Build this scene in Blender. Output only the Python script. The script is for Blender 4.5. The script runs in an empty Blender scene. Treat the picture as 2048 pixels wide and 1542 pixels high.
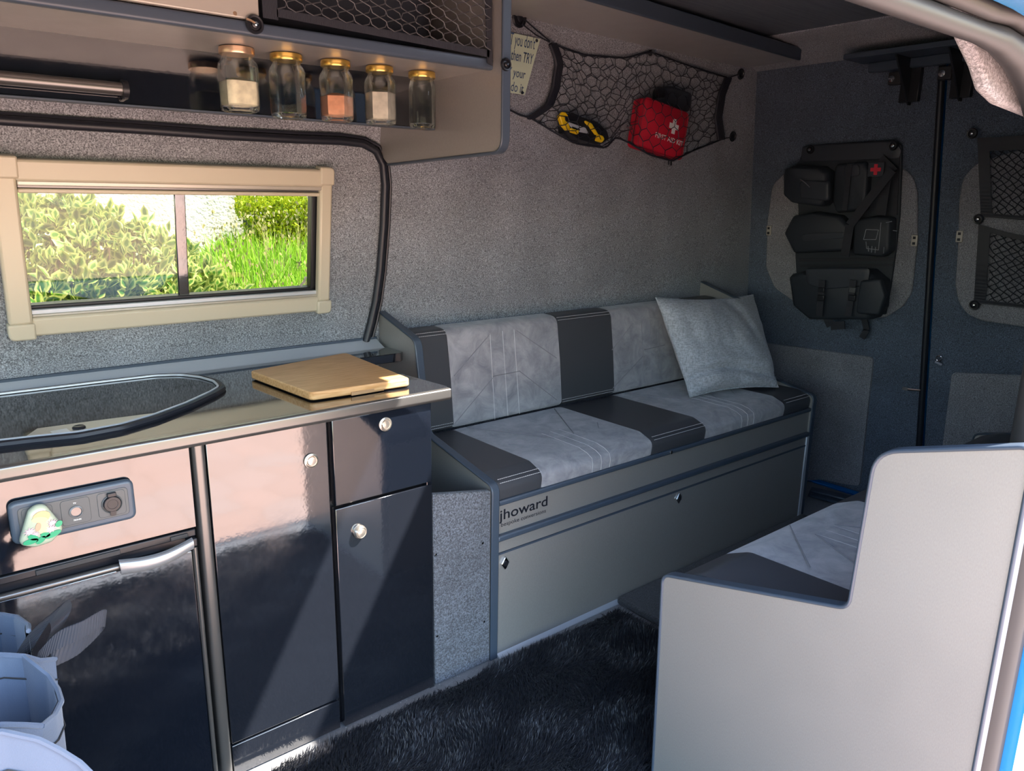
import bpy, bmesh, math, random
import numpy as np
from mathutils import Vector, Matrix, noise
PI = math.pi
rnd = random.Random(7)
nr = np.random.RandomState(7)
S = bpy.context.scene
COL = S.collection

# ---------------------------------------------------------------- camera, sky, sun, exposure
EYE = (0.0, 0.0, 1.19)                       # metres; floor of the van is z = 0, x runs to the rear doors, y to the far side
RIGHT = Vector((0.77546977, -0.63124648, 0.01321058))
DOWN = Vector((-0.14206153, -0.19482916, -0.97049478))
FWD = Vector((0.61519522, 0.75071265, -0.24075996))
cd = bpy.data.cameras.new('camera'); cam = bpy.data.objects.new('camera', cd); COL.objects.link(cam)
cam.matrix_world = Matrix(((RIGHT.x, -DOWN.x, -FWD.x, EYE[0]), (RIGHT.y, -DOWN.y, -FWD.y, EYE[1]),
                           (RIGHT.z, -DOWN.z, -FWD.z, EYE[2]), (0, 0, 0, 1)))
cd.sensor_width = 36.0; cd.lens = 36.0 * 1520 / 2048; cd.clip_start = 0.02
S.camera = cam
SUNDIR = Vector((-0.57, 0.5556, -1.0)).normalized()      # the way the light travels
w = bpy.data.worlds.new('sky'); S.world = w; w.use_nodes = True
wn = w.node_tree.nodes; wl = w.node_tree.links
sky = wn.new('ShaderNodeTexSky'); sky.sky_type = 'NISHITA'; sky.sun_disc = False
sky.sun_elevation = math.asin(-SUNDIR.z); sky.sun_rotation = math.atan2(-SUNDIR.x, -SUNDIR.y)
sky.air_density = 1.3; sky.dust_density = 1.5; sky.altitude = 100
wl.new(sky.outputs[0], wn['Background'].inputs[0]); wn['Background'].inputs[1].default_value = 1.25
sd = bpy.data.lights.new('sun', 'SUN'); sd.energy = 27; sd.angle = math.radians(0.6); sd.color = (1.0, 0.92, 0.83)
so = bpy.data.objects.new('sun', sd); COL.objects.link(so)
so.rotation_euler = SUNDIR.to_track_quat('-Z', 'Y').to_euler(); so.location = (3, -3, 6)
S.view_settings.view_transform = 'Standard'; S.view_settings.look = 'None'
S.view_settings.gamma = 1.0; S.view_settings.use_curve_mapping = False
S.view_settings.exposure = 0.2
S.cycles.use_denoising = True; S.cycles.max_bounces = 10; S.cycles.diffuse_bounces = 5
S.cycles.glossy_bounces = 5; S.cycles.transmission_bounces = 8; S.cycles.transparent_max_bounces = 16
S.cycles.sample_clamp_indirect = 12; S.cycles.caustics_refractive = False; S.cycles.caustics_reflective = False

# ---------------------------------------------------------------- measuring helpers: photo pixel -> point on a real plane
def at(u, v, ax, val):
    d = RIGHT * (u - 1024) + DOWN * (v - 771) + FWD * 1520
    t = (val - EYE[ax]) / d[ax]
    return Vector((EYE[0] + t * d.x, EYE[1] + t * d.y, EYE[2] + t * d.z))
def wall_y(x, z):
    k = .15 * min(1, max(0, 1 - (x - 1) / 1.9)); return 1.95 - k * max(z - .85, 0)
def wall_at(u, v, off=0.0):
    y = 1.9
    for _ in range(20):
        p = at(u, v, 1, y); y = wall_y(p.x, p.z) - off
    return p

# ---------------------------------------------------------------- mesh helpers
class MB:
    def __init__(s): s.v = []; s.f = []
    def add(s, vs, fs):
        n = len(s.v); s.v += [tuple(p) for p in vs]; s.f += [tuple(i + n for i in f) for f in fs]; return s
    def box(s, x0, x1, y0, y1, z0, z1):
        vs = [(x, y, z) for x in (x0, x1) for y in (y0, y1) for z in (z0, z1)]
        return s.add(vs, [(0, 1, 3, 2), (4, 6, 7, 5), (0, 4, 5, 1), (2, 3, 7, 6), (0, 2, 6, 4), (1, 5, 7, 3)])
    def obox(s, c, ux, uy, uz, dx, dy, dz):
        c = Vector(c); ux, uy, uz = Vector(ux).normalized(), Vector(uy).normalized(), Vector(uz).normalized()
        vs = [c + ux * (a * dx / 2) + uy * (b * dy / 2) + uz * (e * dz / 2) for a in (-1, 1) for b in (-1, 1) for e in (-1, 1)]
        return s.add(vs, [(0, 1, 3, 2), (4, 6, 7, 5), (0, 4, 5, 1), (2, 3, 7, 6), (0, 2, 6, 4), (1, 5, 7, 3)])
    def prism(s, poly, ax, a0, a1):
        def P(q, a):
            if ax == 0: return (a, q[0], q[1])
            if ax == 1: return (q[0], a, q[1])
            return (q[0], q[1], a)
        n = len(poly)
        return s.add([P(q, a0) for q in poly] + [P(q, a1) for q in poly],
                     [tuple(range(n))] + [tuple(range(2 * n - 1, n - 1, -1))] + [(i, (i + 1) % n, n + (i + 1) % n, n + i) for i in range(n)])
    def slab(s, pts, nrm, d):                 # 3-D polygon with thickness along nrm
        nrm = Vector(nrm).normalized() * d; pts = [Vector(p) for p in pts]; n = len(pts)
        return s.add(pts + [p + nrm for p in pts], [tuple(range(n)), tuple(range(2 * n - 1, n - 1, -1))] + [(i, (i + 1) % n, n + (i + 1) % n, n + i) for i in range(n)])
    def tube(s, pts, r, n=8, closed=False, flat=None):
        pts = [Vector(p) for p in pts]; m = len(pts); rings = []
        prev = None
        for i, p in enumerate(pts):
            a = pts[(i - 1) % m] if (closed or i > 0) else p
            b = pts[(i + 1) % m] if (closed or i < m - 1) else p
            t = (b - a).normalized() if (b - a).length > 1e-9 else Vector((0, 0, 1))
            if prev is None:
                up = Vector((0, 0, 1)) if abs(t.z) < .9 else Vector((1, 0, 0)); nn = (up - t * up.dot(t)).normalized()
            else: nn = (prev - t * prev.dot(t)); nn = nn.normalized() if nn.length > 1e-6 else prev
            prev = nn; bb = t.cross(nn); rr = r[i] if isinstance(r, (list, tuple)) else r
            rings.append([p + nn * (math.cos(2 * PI * k / n) * rr) + bb * (math.sin(2 * PI * k / n) * rr) for k in range(n)])
        vs = [q for g in rings for q in g]; fs = []
        for i in range(m if closed else m - 1):
            j = (i + 1) % m
            for k in range(n): fs.append((i * n + k, i * n + (k + 1) % n, j * n + (k + 1) % n, j * n + k))
        if not closed and n > 3: fs += [tuple(range(n))[::-1], tuple((m - 1) * n + k for k in range(n))]
        return s.add(vs, fs)
    def lathe(s, prof, c, axis='z', n=24, ang=0.0):         # prof: (radius, along)
        c = Vector(c); A = {'z': Vector((0, 0, 1)), 'y': Vector((0, 1, 0)), 'x': Vector((1, 0, 0))}[axis] if isinstance(axis, str) else Vector(axis).normalized()
        up = Vector((1, 0, 0)) if abs(A.x) < .9 else Vector((0, 0, 1))
        u = (up - A * up.dot(A)).normalized(); v = A.cross(u); m = len(prof)
        vs = [c + A * h + u * (r * math.cos(ang + 2 * PI * k / n)) + v * (r * math.sin(ang + 2 * PI * k / n)) for r, h in prof for k in range(n)]
        fs = [(i * n + k, i * n + (k + 1) % n, (i + 1) * n + (k + 1) % n, (i + 1) * n + k) for i in range(m - 1) for k in range(n)]
        fs += [tuple(range(n))[::-1], tuple((m - 1) * n + k for k in range(n))]
        return s.add(vs, fs)
    def grid(s, F, nu, nv, closeu=False):
        vs = [F(i / nu, j / nv) for j in range(nv + 1) for i in range(nu + 1)]
        fs = [(j * (nu + 1) + i, j * (nu + 1) + i + 1, (j + 1) * (nu + 1) + i + 1, (j + 1) * (nu + 1) + i) for j in range(nv) for i in range(nu)]
        return s.add(vs, fs)
def rpoly(pts, rad, seg=6):
    out = []; n = len(pts)
    for i, p in enumerate(pts):
        r = rad[i] if isinstance(rad, (list, tuple)) else rad
        p = Vector(p); a = Vector(pts[i - 1]); b = Vector(pts[(i + 1) % n])
        if r <= 1e-6: out.append(tuple(p)); continue
        da = (a - p).normalized(); db = (b - p).normalized(); ang = da.angle(db)
        t = min(r / math.tan(ang / 2), .49 * (a - p).length, .49 * (b - p).length)
        p0 = p + da * t; p1 = p + db * t
        for k in range(seg + 1):
            q = k / seg; out.append(tuple(p0.lerp(p, q).lerp(p.lerp(p1, q), q)))
    return out
def link(name, mb, mat, parent=None, bevel=0, smooth=40, seg=2, subsurf=0):
    L = Vector((0, 0, 0))
    if parent is not None: L = Vector(parent['_o'])
    else:
        a = np.array(mb.v); L = Vector(((a[:, 0].min() + a[:, 0].max()) / 2, (a[:, 1].min() + a[:, 1].max()) / 2, a[:, 2].min()))
    me = bpy.data.meshes.new(name); me.from_pydata([(p[0] - L.x, p[1] - L.y, p[2] - L.z) for p in mb.v], [], mb.f)
    bm = bmesh.new(); bm.from_mesh(me); bmesh.ops.recalc_face_normals(bm, faces=bm.faces); bm.to_mesh(me); bm.free()
    if smooth: me.shade_smooth(); me.set_sharp_from_angle(angle=math.radians(smooth))
    me.materials.append(mat)
    o = bpy.data.objects.new(name, me); COL.objects.link(o)
    if parent is not None: o.parent = parent; o['_o'] = tuple(parent['_o'])
    else: o.location = L; o['_o'] = tuple(L)
    if bevel:
        m = o.modifiers.new('bevel', 'BEVEL'); m.width = bevel; m.segments = seg; m.limit_method = 'ANGLE'; m.angle_limit = math.radians(40)
    if subsurf:
        m = o.modifiers.new('sub', 'SUBSURF'); m.levels = subsurf; m.render_levels = subsurf
    return o
def thing(name, label, cat, loc, group=None):
    o = bpy.data.objects.new(name, None); COL.objects.link(o); o.location = loc; o['_o'] = tuple(loc); o.empty_display_size = .05
    return tag(o, label, cat, group)
def tag(o, label=None, cat=None, group=None, kind=None):
    if label: o['label'] = label
    if cat: o['category'] = cat
    if group: o['group'] = group
    if kind: o['kind'] = kind
    return o
def struct(name, mb, mat, **k):
    return tag(link(name, mb, mat, None, **k), kind='structure')
def copy_tree(o, parent=None):
    c = o.copy(); COL.objects.link(c)
    if parent is not None: c.parent = parent
    for ch in list(o.children): copy_tree(ch, c)
    return c
def bulk(name, verts, faces_n, idx, mat, parent=None, attr=None, smooth=False):
    me = bpy.data.meshes.new(name); L = Vector(parent['_o']) if parent is not None else Vector((0, 0, 0))
    verts = np.asarray(verts, dtype=np.float32) - np.array(L, dtype=np.float32)
    me.vertices.add(len(verts)); me.vertices.foreach_set('co', verts.ravel())
    nf = len(idx) // faces_n; me.loops.add(len(idx)); me.loops.foreach_set('vertex_index', np.asarray(idx, dtype=np.int32))
    me.polygons.add(nf); me.polygons.foreach_set('loop_start', np.arange(0, nf * faces_n, faces_n, dtype=np.int32))
    me.polygons.foreach_set('loop_total', np.full(nf, faces_n, dtype=np.int32))
    me.update(calc_edges=True); me.materials.append(mat)
    if attr is not None:
        for k, a in attr.items():
            t = me.attributes.new(k, 'FLOAT', 'POINT'); t.data.foreach_set('value', np.asarray(a, dtype=np.float32))
    if smooth: me.shade_smooth()
    o = bpy.data.objects.new(name, me); COL.objects.link(o)
    if parent is not None: o.parent = parent; o['_o'] = tuple(parent['_o'])
    else: o['_o'] = (0, 0, 0)
    return o
def text(name, s, origin, ux, uy, height, mat, parent, width=None, bold=0.0, depth=.0006, shear=0, align='LEFT'):
    cu = bpy.data.curves.new(name, 'FONT'); cu.body = s; cu.size = 1; cu.offset = bold; cu.shear = shear; cu.align_x = align; cu.resolution_u = 4
    o = bpy.data.objects.new(name, cu); COL.objects.link(o)
    dg = bpy.context.evaluated_depsgraph_get(); me = bpy.data.meshes.new_from_object(o.evaluated_get(dg))
    bpy.data.objects.remove(o); bpy.data.curves.remove(cu)
    vs = np.array([v.co[:] for v in me.vertices]); w_ = vs[:, 0].max() - vs[:, 0].min(); capm = .73
    sy = height / capm; sx = (width / w_) if width else sy
    ux = Vector(ux).normalized(); uy = Vector(uy).normalized(); n = ux.cross(uy)
    L = Vector(parent['_o']); og = Vector(origin)
    for v in me.vertices:
        v.co = og + ux * (v.co.x * sx) + uy * (v.co.y * sy) + n * depth - L
    me.materials.clear(); me.materials.append(mat); me.name = name
    ob = bpy.data.objects.new(name, me); COL.objects.link(ob); ob.parent = parent; ob['_o'] = tuple(L)
    return ob

# ---------------------------------------------------------------- materials
def mat(name, col, rough=.5, metal=0, spec=.5, **k):
    m = bpy.data.materials.new(name); m.use_nodes = True; b = m.node_tree.nodes['Principled BSDF']
    b.inputs['Base Color'].default_value = (*col, 1); b.inputs['Roughness'].default_value = rough; b.inputs['Metallic'].default_value = metal
    b.inputs['Specular IOR Level'].default_value = spec
    for a, v in k.items(): b.inputs[a.replace('_', ' ')].default_value = v
    return m
def nodes(m): return m.node_tree.nodes, m.node_tree.links, m.node_tree.nodes['Principled BSDF']
def tex(m, typ, scale, coord='Object', stretch=None, **k):
    n, l, b = nodes(m); tc = n.new('ShaderNodeTexCoord'); t = n.new(typ)
    mp = n.new('ShaderNodeMapping'); l.new(tc.outputs[coord], mp.inputs[0]); l.new(mp.outputs[0], t.inputs['Vector'])
    if stretch: mp.inputs['Scale'].default_value = stretch
    t.inputs['Scale'].default_value = scale
    for a, v in k.items(): t.inputs[a.replace('_', ' ')].default_value = v
    return t
def ramp(m, fac, stops):
    n, l, b = nodes(m); r = n.new('ShaderNodeValToRGB'); e = r.color_ramp.elements
    while len(e) < len(stops): e.new(.5)
    for i, (p, c) in enumerate(stops): e[i].position = p; e[i].color = (*c, 1)
    l.new(fac, r.inputs[0]); return r
def bump(m, h, st, dist=.001):
    n, l, b = nodes(m); bp = n.new('ShaderNodeBump'); bp.inputs['Strength'].default_value = st; bp.inputs['Distance'].default_value = dist
    l.new(h, bp.inputs['Height']); l.new(bp.outputs[0], b.inputs['Normal']); return bp
def mul(c, k): return tuple(min(1, x * k) for x in c)
def carpet(name, col, contrast=.8, scale=330):
    m = mat(name, col, .95, spec=.15, Sheen_Weight=.25, Sheen_Roughness=.6); n, l, b = nodes(m)
    t = tex(m, 'ShaderNodeTexNoise', scale, Detail=3, Roughness=.8)
    t2 = tex(m, 'ShaderNodeTexNoise', 5, Detail=3)
    r = ramp(m, t.outputs['Fac'], [(.34, mul(col, 1 - contrast)), (.5, col), (.68, mul(col, 1 + contrast * 1.6))])
    r2 = ramp(m, t2.outputs['Fac'], [(.3, (.82,) * 3), (.7, (1.12,) * 3)])
    mx = n.new('ShaderNodeMix'); mx.data_type = 'RGBA'; mx.blend_type = 'MULTIPLY'; mx.inputs[0].default_value = 1
    l.new(r.outputs[0], mx.inputs[6]); l.new(r2.outputs[0], mx.inputs[7]); l.new(mx.outputs[2], b.inputs['Base Color'])
    bump(m, t.outputs['Fac'], .8, .003); return m
M = {}
M['carpet'] = carpet('wall carpet', (.262, .28, .312))
M['carpet_dark'] = carpet('door carpet', (.092, .118, .162), .75)
M['carpet_light'] = carpet('inset carpet', (.25, .25, .275), .6)
M['carpet_mat'] = carpet('floor carpet', (.05, .048, .05), .7, 260)
M['carpet_side'] = carpet('unit carpet', (.10, .11, .13), .8, 260)
def laminate(name, col, rough=.34, metal=.35):
    m = mat(name, col, rough, metal); n, l, b = nodes(m)
    t = tex(m, 'ShaderNodeTexNoise', 800, stretch=(1, 1, .3), Detail=2)
    r = ramp(m, t.outputs['Fac'], [(.3, mul(col, .95)), (.7, mul(col, 1.05))]); l.new(r.outputs[0], b.inputs['Base Color'])
    t2 = tex(m, 'ShaderNodeTexNoise', 14, Detail=4)
    r2 = ramp(m, t2.outputs['Fac'], [(.3, (rough * .9,) * 3), (.7, (rough * 1.15,) * 3)]); l.new(r2.outputs[0], b.inputs['Roughness'])
    bump(m, t.outputs['Fac'], .06, .0005); return m
M['alu'] = laminate('brushed aluminium laminate', (.345, .332, .312))
M['shelf_grey'] = laminate('pale grey laminate', (.50, .485, .47))
M['alu_bright'] = mat('silver profile', (.62, .65, .70), .35, .35)
M['handle_grey'] = mat('satin grey handle', (.33, .33, .34), .3, .5)
M['edge'] = mat('slate edging', (.055, .075, .105), .36)
M['strut'] = mat('satin dark profile', (.16, .155, .15), .28, .7)
def gloss(name, col=(.005, .007, .012), peel=.035, rough=.05, spec=1.0):
    m = mat(name, col, rough, 0, spec, Coat_Weight=1.0, Coat_Roughness=.045, Coat_IOR=1.6); t = tex(m, 'ShaderNodeTexNoise', 110, Detail=1)
    bump(m, t.outputs['Fac'], peel, .002)
    n, l, b = nodes(m); t2 = tex(m, 'ShaderNodeTexNoise', 9, Detail=5, Roughness=.65)
    r2 = ramp(m, t2.outputs['Fac'], [(.42, (rough,) * 3), (.75, (rough + .12,) * 3)]); l.new(r2.outputs[0], b.inputs['Roughness'])
    return m
M['black'] = gloss('black gloss')
M['dusty'] = gloss('black gloss with dust', (.009, .011, .016))
M['worktop'] = gloss('dark gloss worktop', (.010, .012, .017), .04, .05)
M['glass_lid'] = mat('smoked glass lid', (.004, .006, .012), .06, 0, .9)
M['plastic'] = mat('black plastic', (.012, .013, .017), .35)
M['rubber'] = mat('black rubber', (.012, .014, .022), .42)
M['panel_grey'] = mat('graphite plastic', (.085, .09, .095), .42)
M['panel_blue'] = mat('graphite frame', (.06, .08, .11), .38)
M['chrome'] = mat('chrome', (.75, .75, .76), .12, 1)
M['nickel'] = mat('brushed nickel', (.62, .58, .52), .28, .9)
M['cream'] = mat('cream painted frame', (.56, .51, .40), .35)
M['cream_satin'] = mat('cream rail', (.50, .47, .41), .3, .3)  # second cream, a little greyer and part metallic
M['white'] = mat('white plastic', (.75, .75, .73), .4)
M['leather'] = mat('charcoal leatherette', (.06, .063, .072), .42)
bump(M['leather'], tex(M['leather'], 'ShaderNodeTexNoise', 700, Detail=2).outputs['Fac'], .12, .0008)
def suede():
    m = mat('grey suede', (.3, .3, .32), .85, spec=.25, Sheen_Weight=.35); n, l, b = nodes(m)
    t = tex(m, 'ShaderNodeTexNoise', 15, Detail=7, Roughness=.68, Distortion=.6)
    r = ramp(m, t.outputs['Fac'], [(.33, (.22, .225, .255)), (.5, (.32, .32, .345)), (.66, (.42, .415, .44))]); l.new(r.outputs[0], b.inputs['Base Color'])
    bump(m, tex(m, 'ShaderNodeTexNoise', 900).outputs['Fac'], .2, .0006); return m
M['suede'] = suede()
M['seam'] = mat('quilting seam', (.25, .25, .275), .8)
M['stitch'] = mat('pale thread', (.62, .62, .64), .6)
def linen(name, col):
    m = mat(name, col, .9, spec=.2, Sheen_Weight=.3); n, l, b = nodes(m)
    a = tex(m, 'ShaderNodeTexNoise', 260, stretch=(1, 1, .3), Detail=2); c = tex(m, 'ShaderNodeTexNoise', 260, stretch=(.3, .3, 1), Detail=2)
    mx = n.new('ShaderNodeMath'); mx.operation = 'ADD'; l.new(a.outputs['Fac'], mx.inputs[0]); l.new(c.outputs['Fac'], mx.inputs[1])
    hf = n.new('ShaderNodeMath'); hf.operation = 'MULTIPLY'; hf.inputs[1].default_value = .5; l.new(mx.outputs[0], hf.inputs[0])
    r = ramp(m, hf.outputs[0], [(.38, mul(col, .72)), (.5, col), (.62, mul(col, 1.25))]); l.new(r.outputs[0], b.inputs['Base Color'])
    bump(m, hf.outputs[0], .4, .001); return m
M['linen'] = linen('grey linen', (.42, .45, .49))
M['bag'] = mat('blue grey fabric', (.088, .122, .19), .6, Sheen_Weight=.3)
bump(M['bag'], tex(M['bag'], 'ShaderNodeTexNoise', 500, Detail=2).outputs['Fac'], .3, .001)
def wood():
    m = mat('beech board', (.6, .38, .18), .42); n, l, b = nodes(m)
    t = tex(m, 'ShaderNodeTexNoise', 24, stretch=(.6, 9, 9), Detail=6, Roughness=.6)
    r = ramp(m, t.outputs['Fac'], [(.3, (.46, .23, .08)), (.5, (.62, .35, .15)), (.72, (.72, .46, .24))]); l.new(r.outputs[0], b.inputs['Base Color'])
    bump(m, t.outputs['Fac'], .1, .0006); return m
M['wood'] = wood()
def ceilmat():
    m = mat('dark woodgrain ceiling lining', (.06, .07, .085), .35); n, l, b = nodes(m)
    t = tex(m, 'ShaderNodeTexNoise', 12, stretch=(.35, 7, 7), Detail=6, Roughness=.65)
    r = ramp(m, t.outputs['Fac'], [(.35, (.10, .12, .145)), (.6, (.17, .19, .215))]); l.new(r.outputs[0], b.inputs['Base Color'])
    return m
M['ceiling'] = ceilmat()
def floorm():
    m = mat('speckled vinyl', (.22, .225, .235), .38); n, l, b = nodes(m)
    t = tex(m, 'ShaderNodeTexVoronoi', 330); r = ramp(m, t.outputs['Color'], [(.06, (.5, .5, .5)), (.12, (.20, .205, .215)), (.9, (.25, .255, .265)), (.96, (.08, .085, .09))])
    l.new(r.outputs[0], b.inputs['Base Color']); return m
M['vinyl'] = floorm()
M['pile'] = mat('black shag', (.012, .013, .019), .42, spec=.5, Sheen_Weight=.1)
M['net'] = mat('black cord', (.012, .014, .022), .6)
M['webbing'] = mat('black webbing', (.02, .022, .03), .55)
bump(M['webbing'], tex(M['webbing'], 'ShaderNodeTexWave', 150).outputs['Fac'], .5, .001)
M['strap'] = mat('ribbed webbing', (.05, .055, .07), .38)
M['nylon'] = mat('black nylon', (.024, .030, .040), .55)
bump(M['nylon'], tex(M['nylon'], 'ShaderNodeTexNoise', 500).outputs['Fac'], .4, .001)
M['nylon2'] = mat('black nylon worn', (.036, .042, .054), .5)
M['red'] = mat('red nylon', (.55, .012, .035), .5)
M['red_dark'] = mat('red piping', (.38, .01, .03), .5)
M['yellow'] = mat('yellow plastic', (.85, .56, .01), .4)
M['lens'] = mat('lamp lens', (.5, .55, .62), .1, .2)
M['signgreen'] = mat('pale green sign', (.58, .68, .52), .45)
M['ink'] = mat('blue ink', (.05, .10, .19), .6)
M['blackink'] = mat('black print', (.01, .012, .02), .5)
M['whiteink'] = mat('white print', (.8, .8, .78), .6)
M['redink'] = mat('red patch', (.75, .03, .06), .6)
M['blue'] = mat('blue van paint', (.02, .25, .62), .2, .2, Coat_Weight=.6)
M['seal'] = mat('grey door seal', (.030, .031, .034), .5, 0, .35)
def realglass(name, col, tint, ior=1.45, k=1.0):
    m = bpy.data.materials.new(name); m.use_nodes = True; n = m.node_tree.nodes; l = m.node_tree.links; n.remove(n['Principled BSDF'])
    tr = n.new('ShaderNodeBsdfTransparent'); tr.inputs[0].default_value = (*tint, 1)
    g = n.new('ShaderNodeBsdfGlossy'); g.inputs['Roughness'].default_value = .01; g.inputs[0].default_value = (*col, 1)
    f = n.new('ShaderNodeFresnel'); f.inputs[0].default_value = ior; mx = n.new('ShaderNodeMixShader'); km = n.new('ShaderNodeMath'); km.operation = 'MULTIPLY'; km.inputs[1].default_value = k
    l.new(f.outputs[0], km.inputs[0]); l.new(km.outputs[0], mx.inputs[0]); l.new(tr.outputs[0], mx.inputs[1]); l.new(g.outputs[0], mx.inputs[2])
    l.new(mx.outputs[0], n['Material Output'].inputs[0]); return m
M['tint'] = realglass('tinted window glass', (1, 1, 1), (.60, .61, .54), 1.5)
M['jar'] = realglass('jar glass', (1, 1, 1), (.97, .985, .97), 1.3, .55)
M['gold'] = mat('gold lid', (.85, .55, .14), .25, .9)
M['copper'] = mat('brass lid', (.78, .52, .33), .3, .85)
def powder(name, c):
    m = mat(name, c, .95); t = tex(m, 'ShaderNodeTexNoise', 60, Detail=5); r = ramp(m, t.outputs['Fac'], [(.35, mul(c, .8)), (.65, mul(c, 1.1))])
    n, l, b = nodes(m); l.new(r.outputs[0], b.inputs['Base Color']); return m
M['sugar'] = powder('pale sugar', (.80, .74, .56)); M['paprika'] = powder('paprika', (.72, .33, .2)); M['salt'] = powder('coarse salt', (.62, .56, .48))

# ---------------------------------------------------------------- outside, near side: paving
def pav():
    m = mat('pink paving', (.42, .31, .26), .85); n, l, b = nodes(m)
    v = tex(m, 'ShaderNodeTexVoronoi', 3.4); v.feature = 'DISTANCE_TO_EDGE'; v.inputs['Randomness'].default_value = .8
    v2 = tex(m, 'ShaderNodeTexVoronoi', 3.4); v2.inputs['Randomness'].default_value = .8
    r = ramp(m, v2.outputs['Color'], [(.2, (.54, .35, .27)), (.5, (.59, .37, .28)), (.8, (.54, .38, .31))])
    j = ramp(m, v.outputs['Distance'], [(.012, (.86, .84, .80)), (.05, (1, 1, 1))])
    mx = n.new('ShaderNodeMix'); mx.data_type = 'RGBA'; mx.blend_type = 'MULTIPLY'; mx.inputs[0].default_value = 1
    l.new(r.outputs[0], mx.inputs[6]); l.new(j.outputs[0], mx.inputs[7]); l.new(mx.outputs[2], b.inputs['Base Color'])
    bump(m, j.outputs[0], .5, .01); return m
M['paving'] = pav()
struct('paving', MB().box(-6, 7, -8, 1.98, -.65, -.55), M['paving'], smooth=0)

# ---------------------------------------------------------------- van shell
def door_x(z): return 2.98 - .08 * (z - .3)
def D(y, z, off=0.0): return Vector((door_x(z) - off, y, z))
def door_at(u, v, off=0.0):
    x = 2.9
    for _ in range(20):
        p = at(u, v, 0, x); x = door_x(p.z) - off
    return p
DN = Vector((-1, 0, -.08)).normalized()        # out of the rear doors, into the van
struct('floor', MB().box(-1.6, 2.99, .285, 1.97, -.06, 0), M['vinyl'], smooth=0)
# far side wall with the window hole
def wall_patch(x0, x1, z0, z1, mb, nx=8, nz=8):
    mb.grid(lambda s, t: (x0 + (x1 - x0) * s, wall_y(x0 + (x1 - x0) * s, z0 + (z1 - z0) * t), z0 + (z1 - z0) * t), nx, nz)
    mb.grid(lambda s, t: (x0 + (x1 - x0) * s, wall_y(x0 + (x1 - x0) * s, z0 + (z1 - z0) * t) + .03, z0 + (z1 - z0) * t), nx, nz)
wl_ = MB()
WX0, WX1, WZ0, WZ1 = .215, .905, .925, 1.215
wall_patch(-1.6, WX0, 0, 1.78, wl_); wall_patch(WX1, 2.99, 0, 1.78, wl_, 24, 16)
wall_patch(WX0, WX1, 0, WZ0, wl_); wall_patch(WX0, WX1, WZ1, 1.78, wl_)
for a, b, c, d in ((WX0, WX1, WZ0, WZ0), (WX0, WX1, WZ1, WZ1), (WX0, WX0, WZ0, WZ1), (WX1, WX1, WZ0, WZ1)):
    y = lambda x, z: wall_y(x, z)
    wl_.add([(a, y(a, c), c), (b, y(b, d), d), (b, y(b, d) + .03, d), (a, y(a, c) + .03, c)], [(0, 1, 2, 3)])
struct('wall_left', wl_, M['carpet'])
tag(COL.objects['wall_left'], 'grey carpet lined far side wall of the van')
struct('wall_front_added', MB().box(-1.64, -1.6, .283, 1.97, -.06, .85).box(-1.64, -1.6, .283, 1.97, 1.45, 1.79).box(-1.64, -1.6, .283, .42, .85, 1.45).box(-1.64, -1.6, 1.8, 1.97, .85, 1.45), M['carpet'], smooth=0)  # unseen cab partition, added to cut light flooding in from the front
# ceiling with an open roof vent over the lounge
VX0, VX1, VY0, VY1 = 1.385, 1.625, .33, .96
cl = MB()
for x0, x1, y0, y1 in ((-1.6, VX0, .283, 1.97), (VX1, 2.56, .283, 1.97), (VX0, VX1, .283, VY0), (VX0, VX1, VY1, 1.97)):
    cl.box(x0, x1, y0, y1, 1.76, 1.79)
struct('ceiling', cl, M['ceiling'], smooth=0)
struct('trim_1', MB().prism(rpoly([(2.54, 1.80), (2.56, 1.755), (2.70, 1.745), (2.86, 1.70), (2.93, 1.70), (2.93, 1.80)], [0, .01, .05, .02, 0, 0]), 1, .285, 1.95), M['carpet'])
vf = MB()
for x0, x1, y0, y1 in ((VX0 - .03, VX0, VY0 - .03, VY1 + .03), (VX1, VX1 + .03, VY0 - .03, VY1 + .03), (VX0, VX1, VY0 - .03, VY0), (VX0, VX1, VY1, VY1 + .03)):
    vf.box(x0, x1, y0, y1, 1.745, 1.83)
struct('window_2', vf, M['white'], bevel=.004)
# near side wall: blue skin round the sliding door opening
sk = [(-1.6, -.35), (-1.6, 1.8), (3.02, 1.8), (3.02, -.35), (1.168, -.35), (1.168, 1.350), (-.80, 1.363), (-.80, -.35)]
struct('wall_right', MB().prism(rpoly(sk, [0, .1, .1, 0, 0, .39, .2, 0], 12), 1, .262, .282), M['blue'], smooth=30)
struct('trim_2', MB().box(-.80, 1.19, .23, .34, -.12, -.002), M['plastic'], bevel=.01)
def arch(xr, zt, r, y, n=10):
    p = [(xr, y, -.02)]; p += [(xr - r + r * math.cos(a), y, zt - r + r * math.sin(a)) for a in [PI / 2 * k / n for k in range(n + 1)]]
    p += [(-.5, y, zt), (-.75, y, zt - .1), (-.78, y, .9), (-.78, y, -.02)]; return p
def seal_tube(mb, oh, ov, rh, rv, y, n=12):
    base = [(1.13, -.02, 1, 0), (1.13, .5, 1, 0)] + [(.78 + .35 * math.cos(t), .978 + .35 * math.sin(t), math.cos(t), math.sin(t)) for t in [PI / 2 * k / n for k in range(n + 1)]] + [(.3, 1.328, 0, 1), (-.5, 1.328, 0, 1), (-.72, 1.28, -.7, .7), (-.78, 1.1, -1, 0), (-.78, -.02, -1, 0)]
    P = []; Rr = []
    for x, z, nx, nz in base:
        k = abs(nx); o = oh + (ov - oh) * k; P.append((x + nx * o, y, z + nz * o)); Rr.append(rh + (rv - rh) * k)
    return mb.tube(P, Rr, 16)
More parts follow.
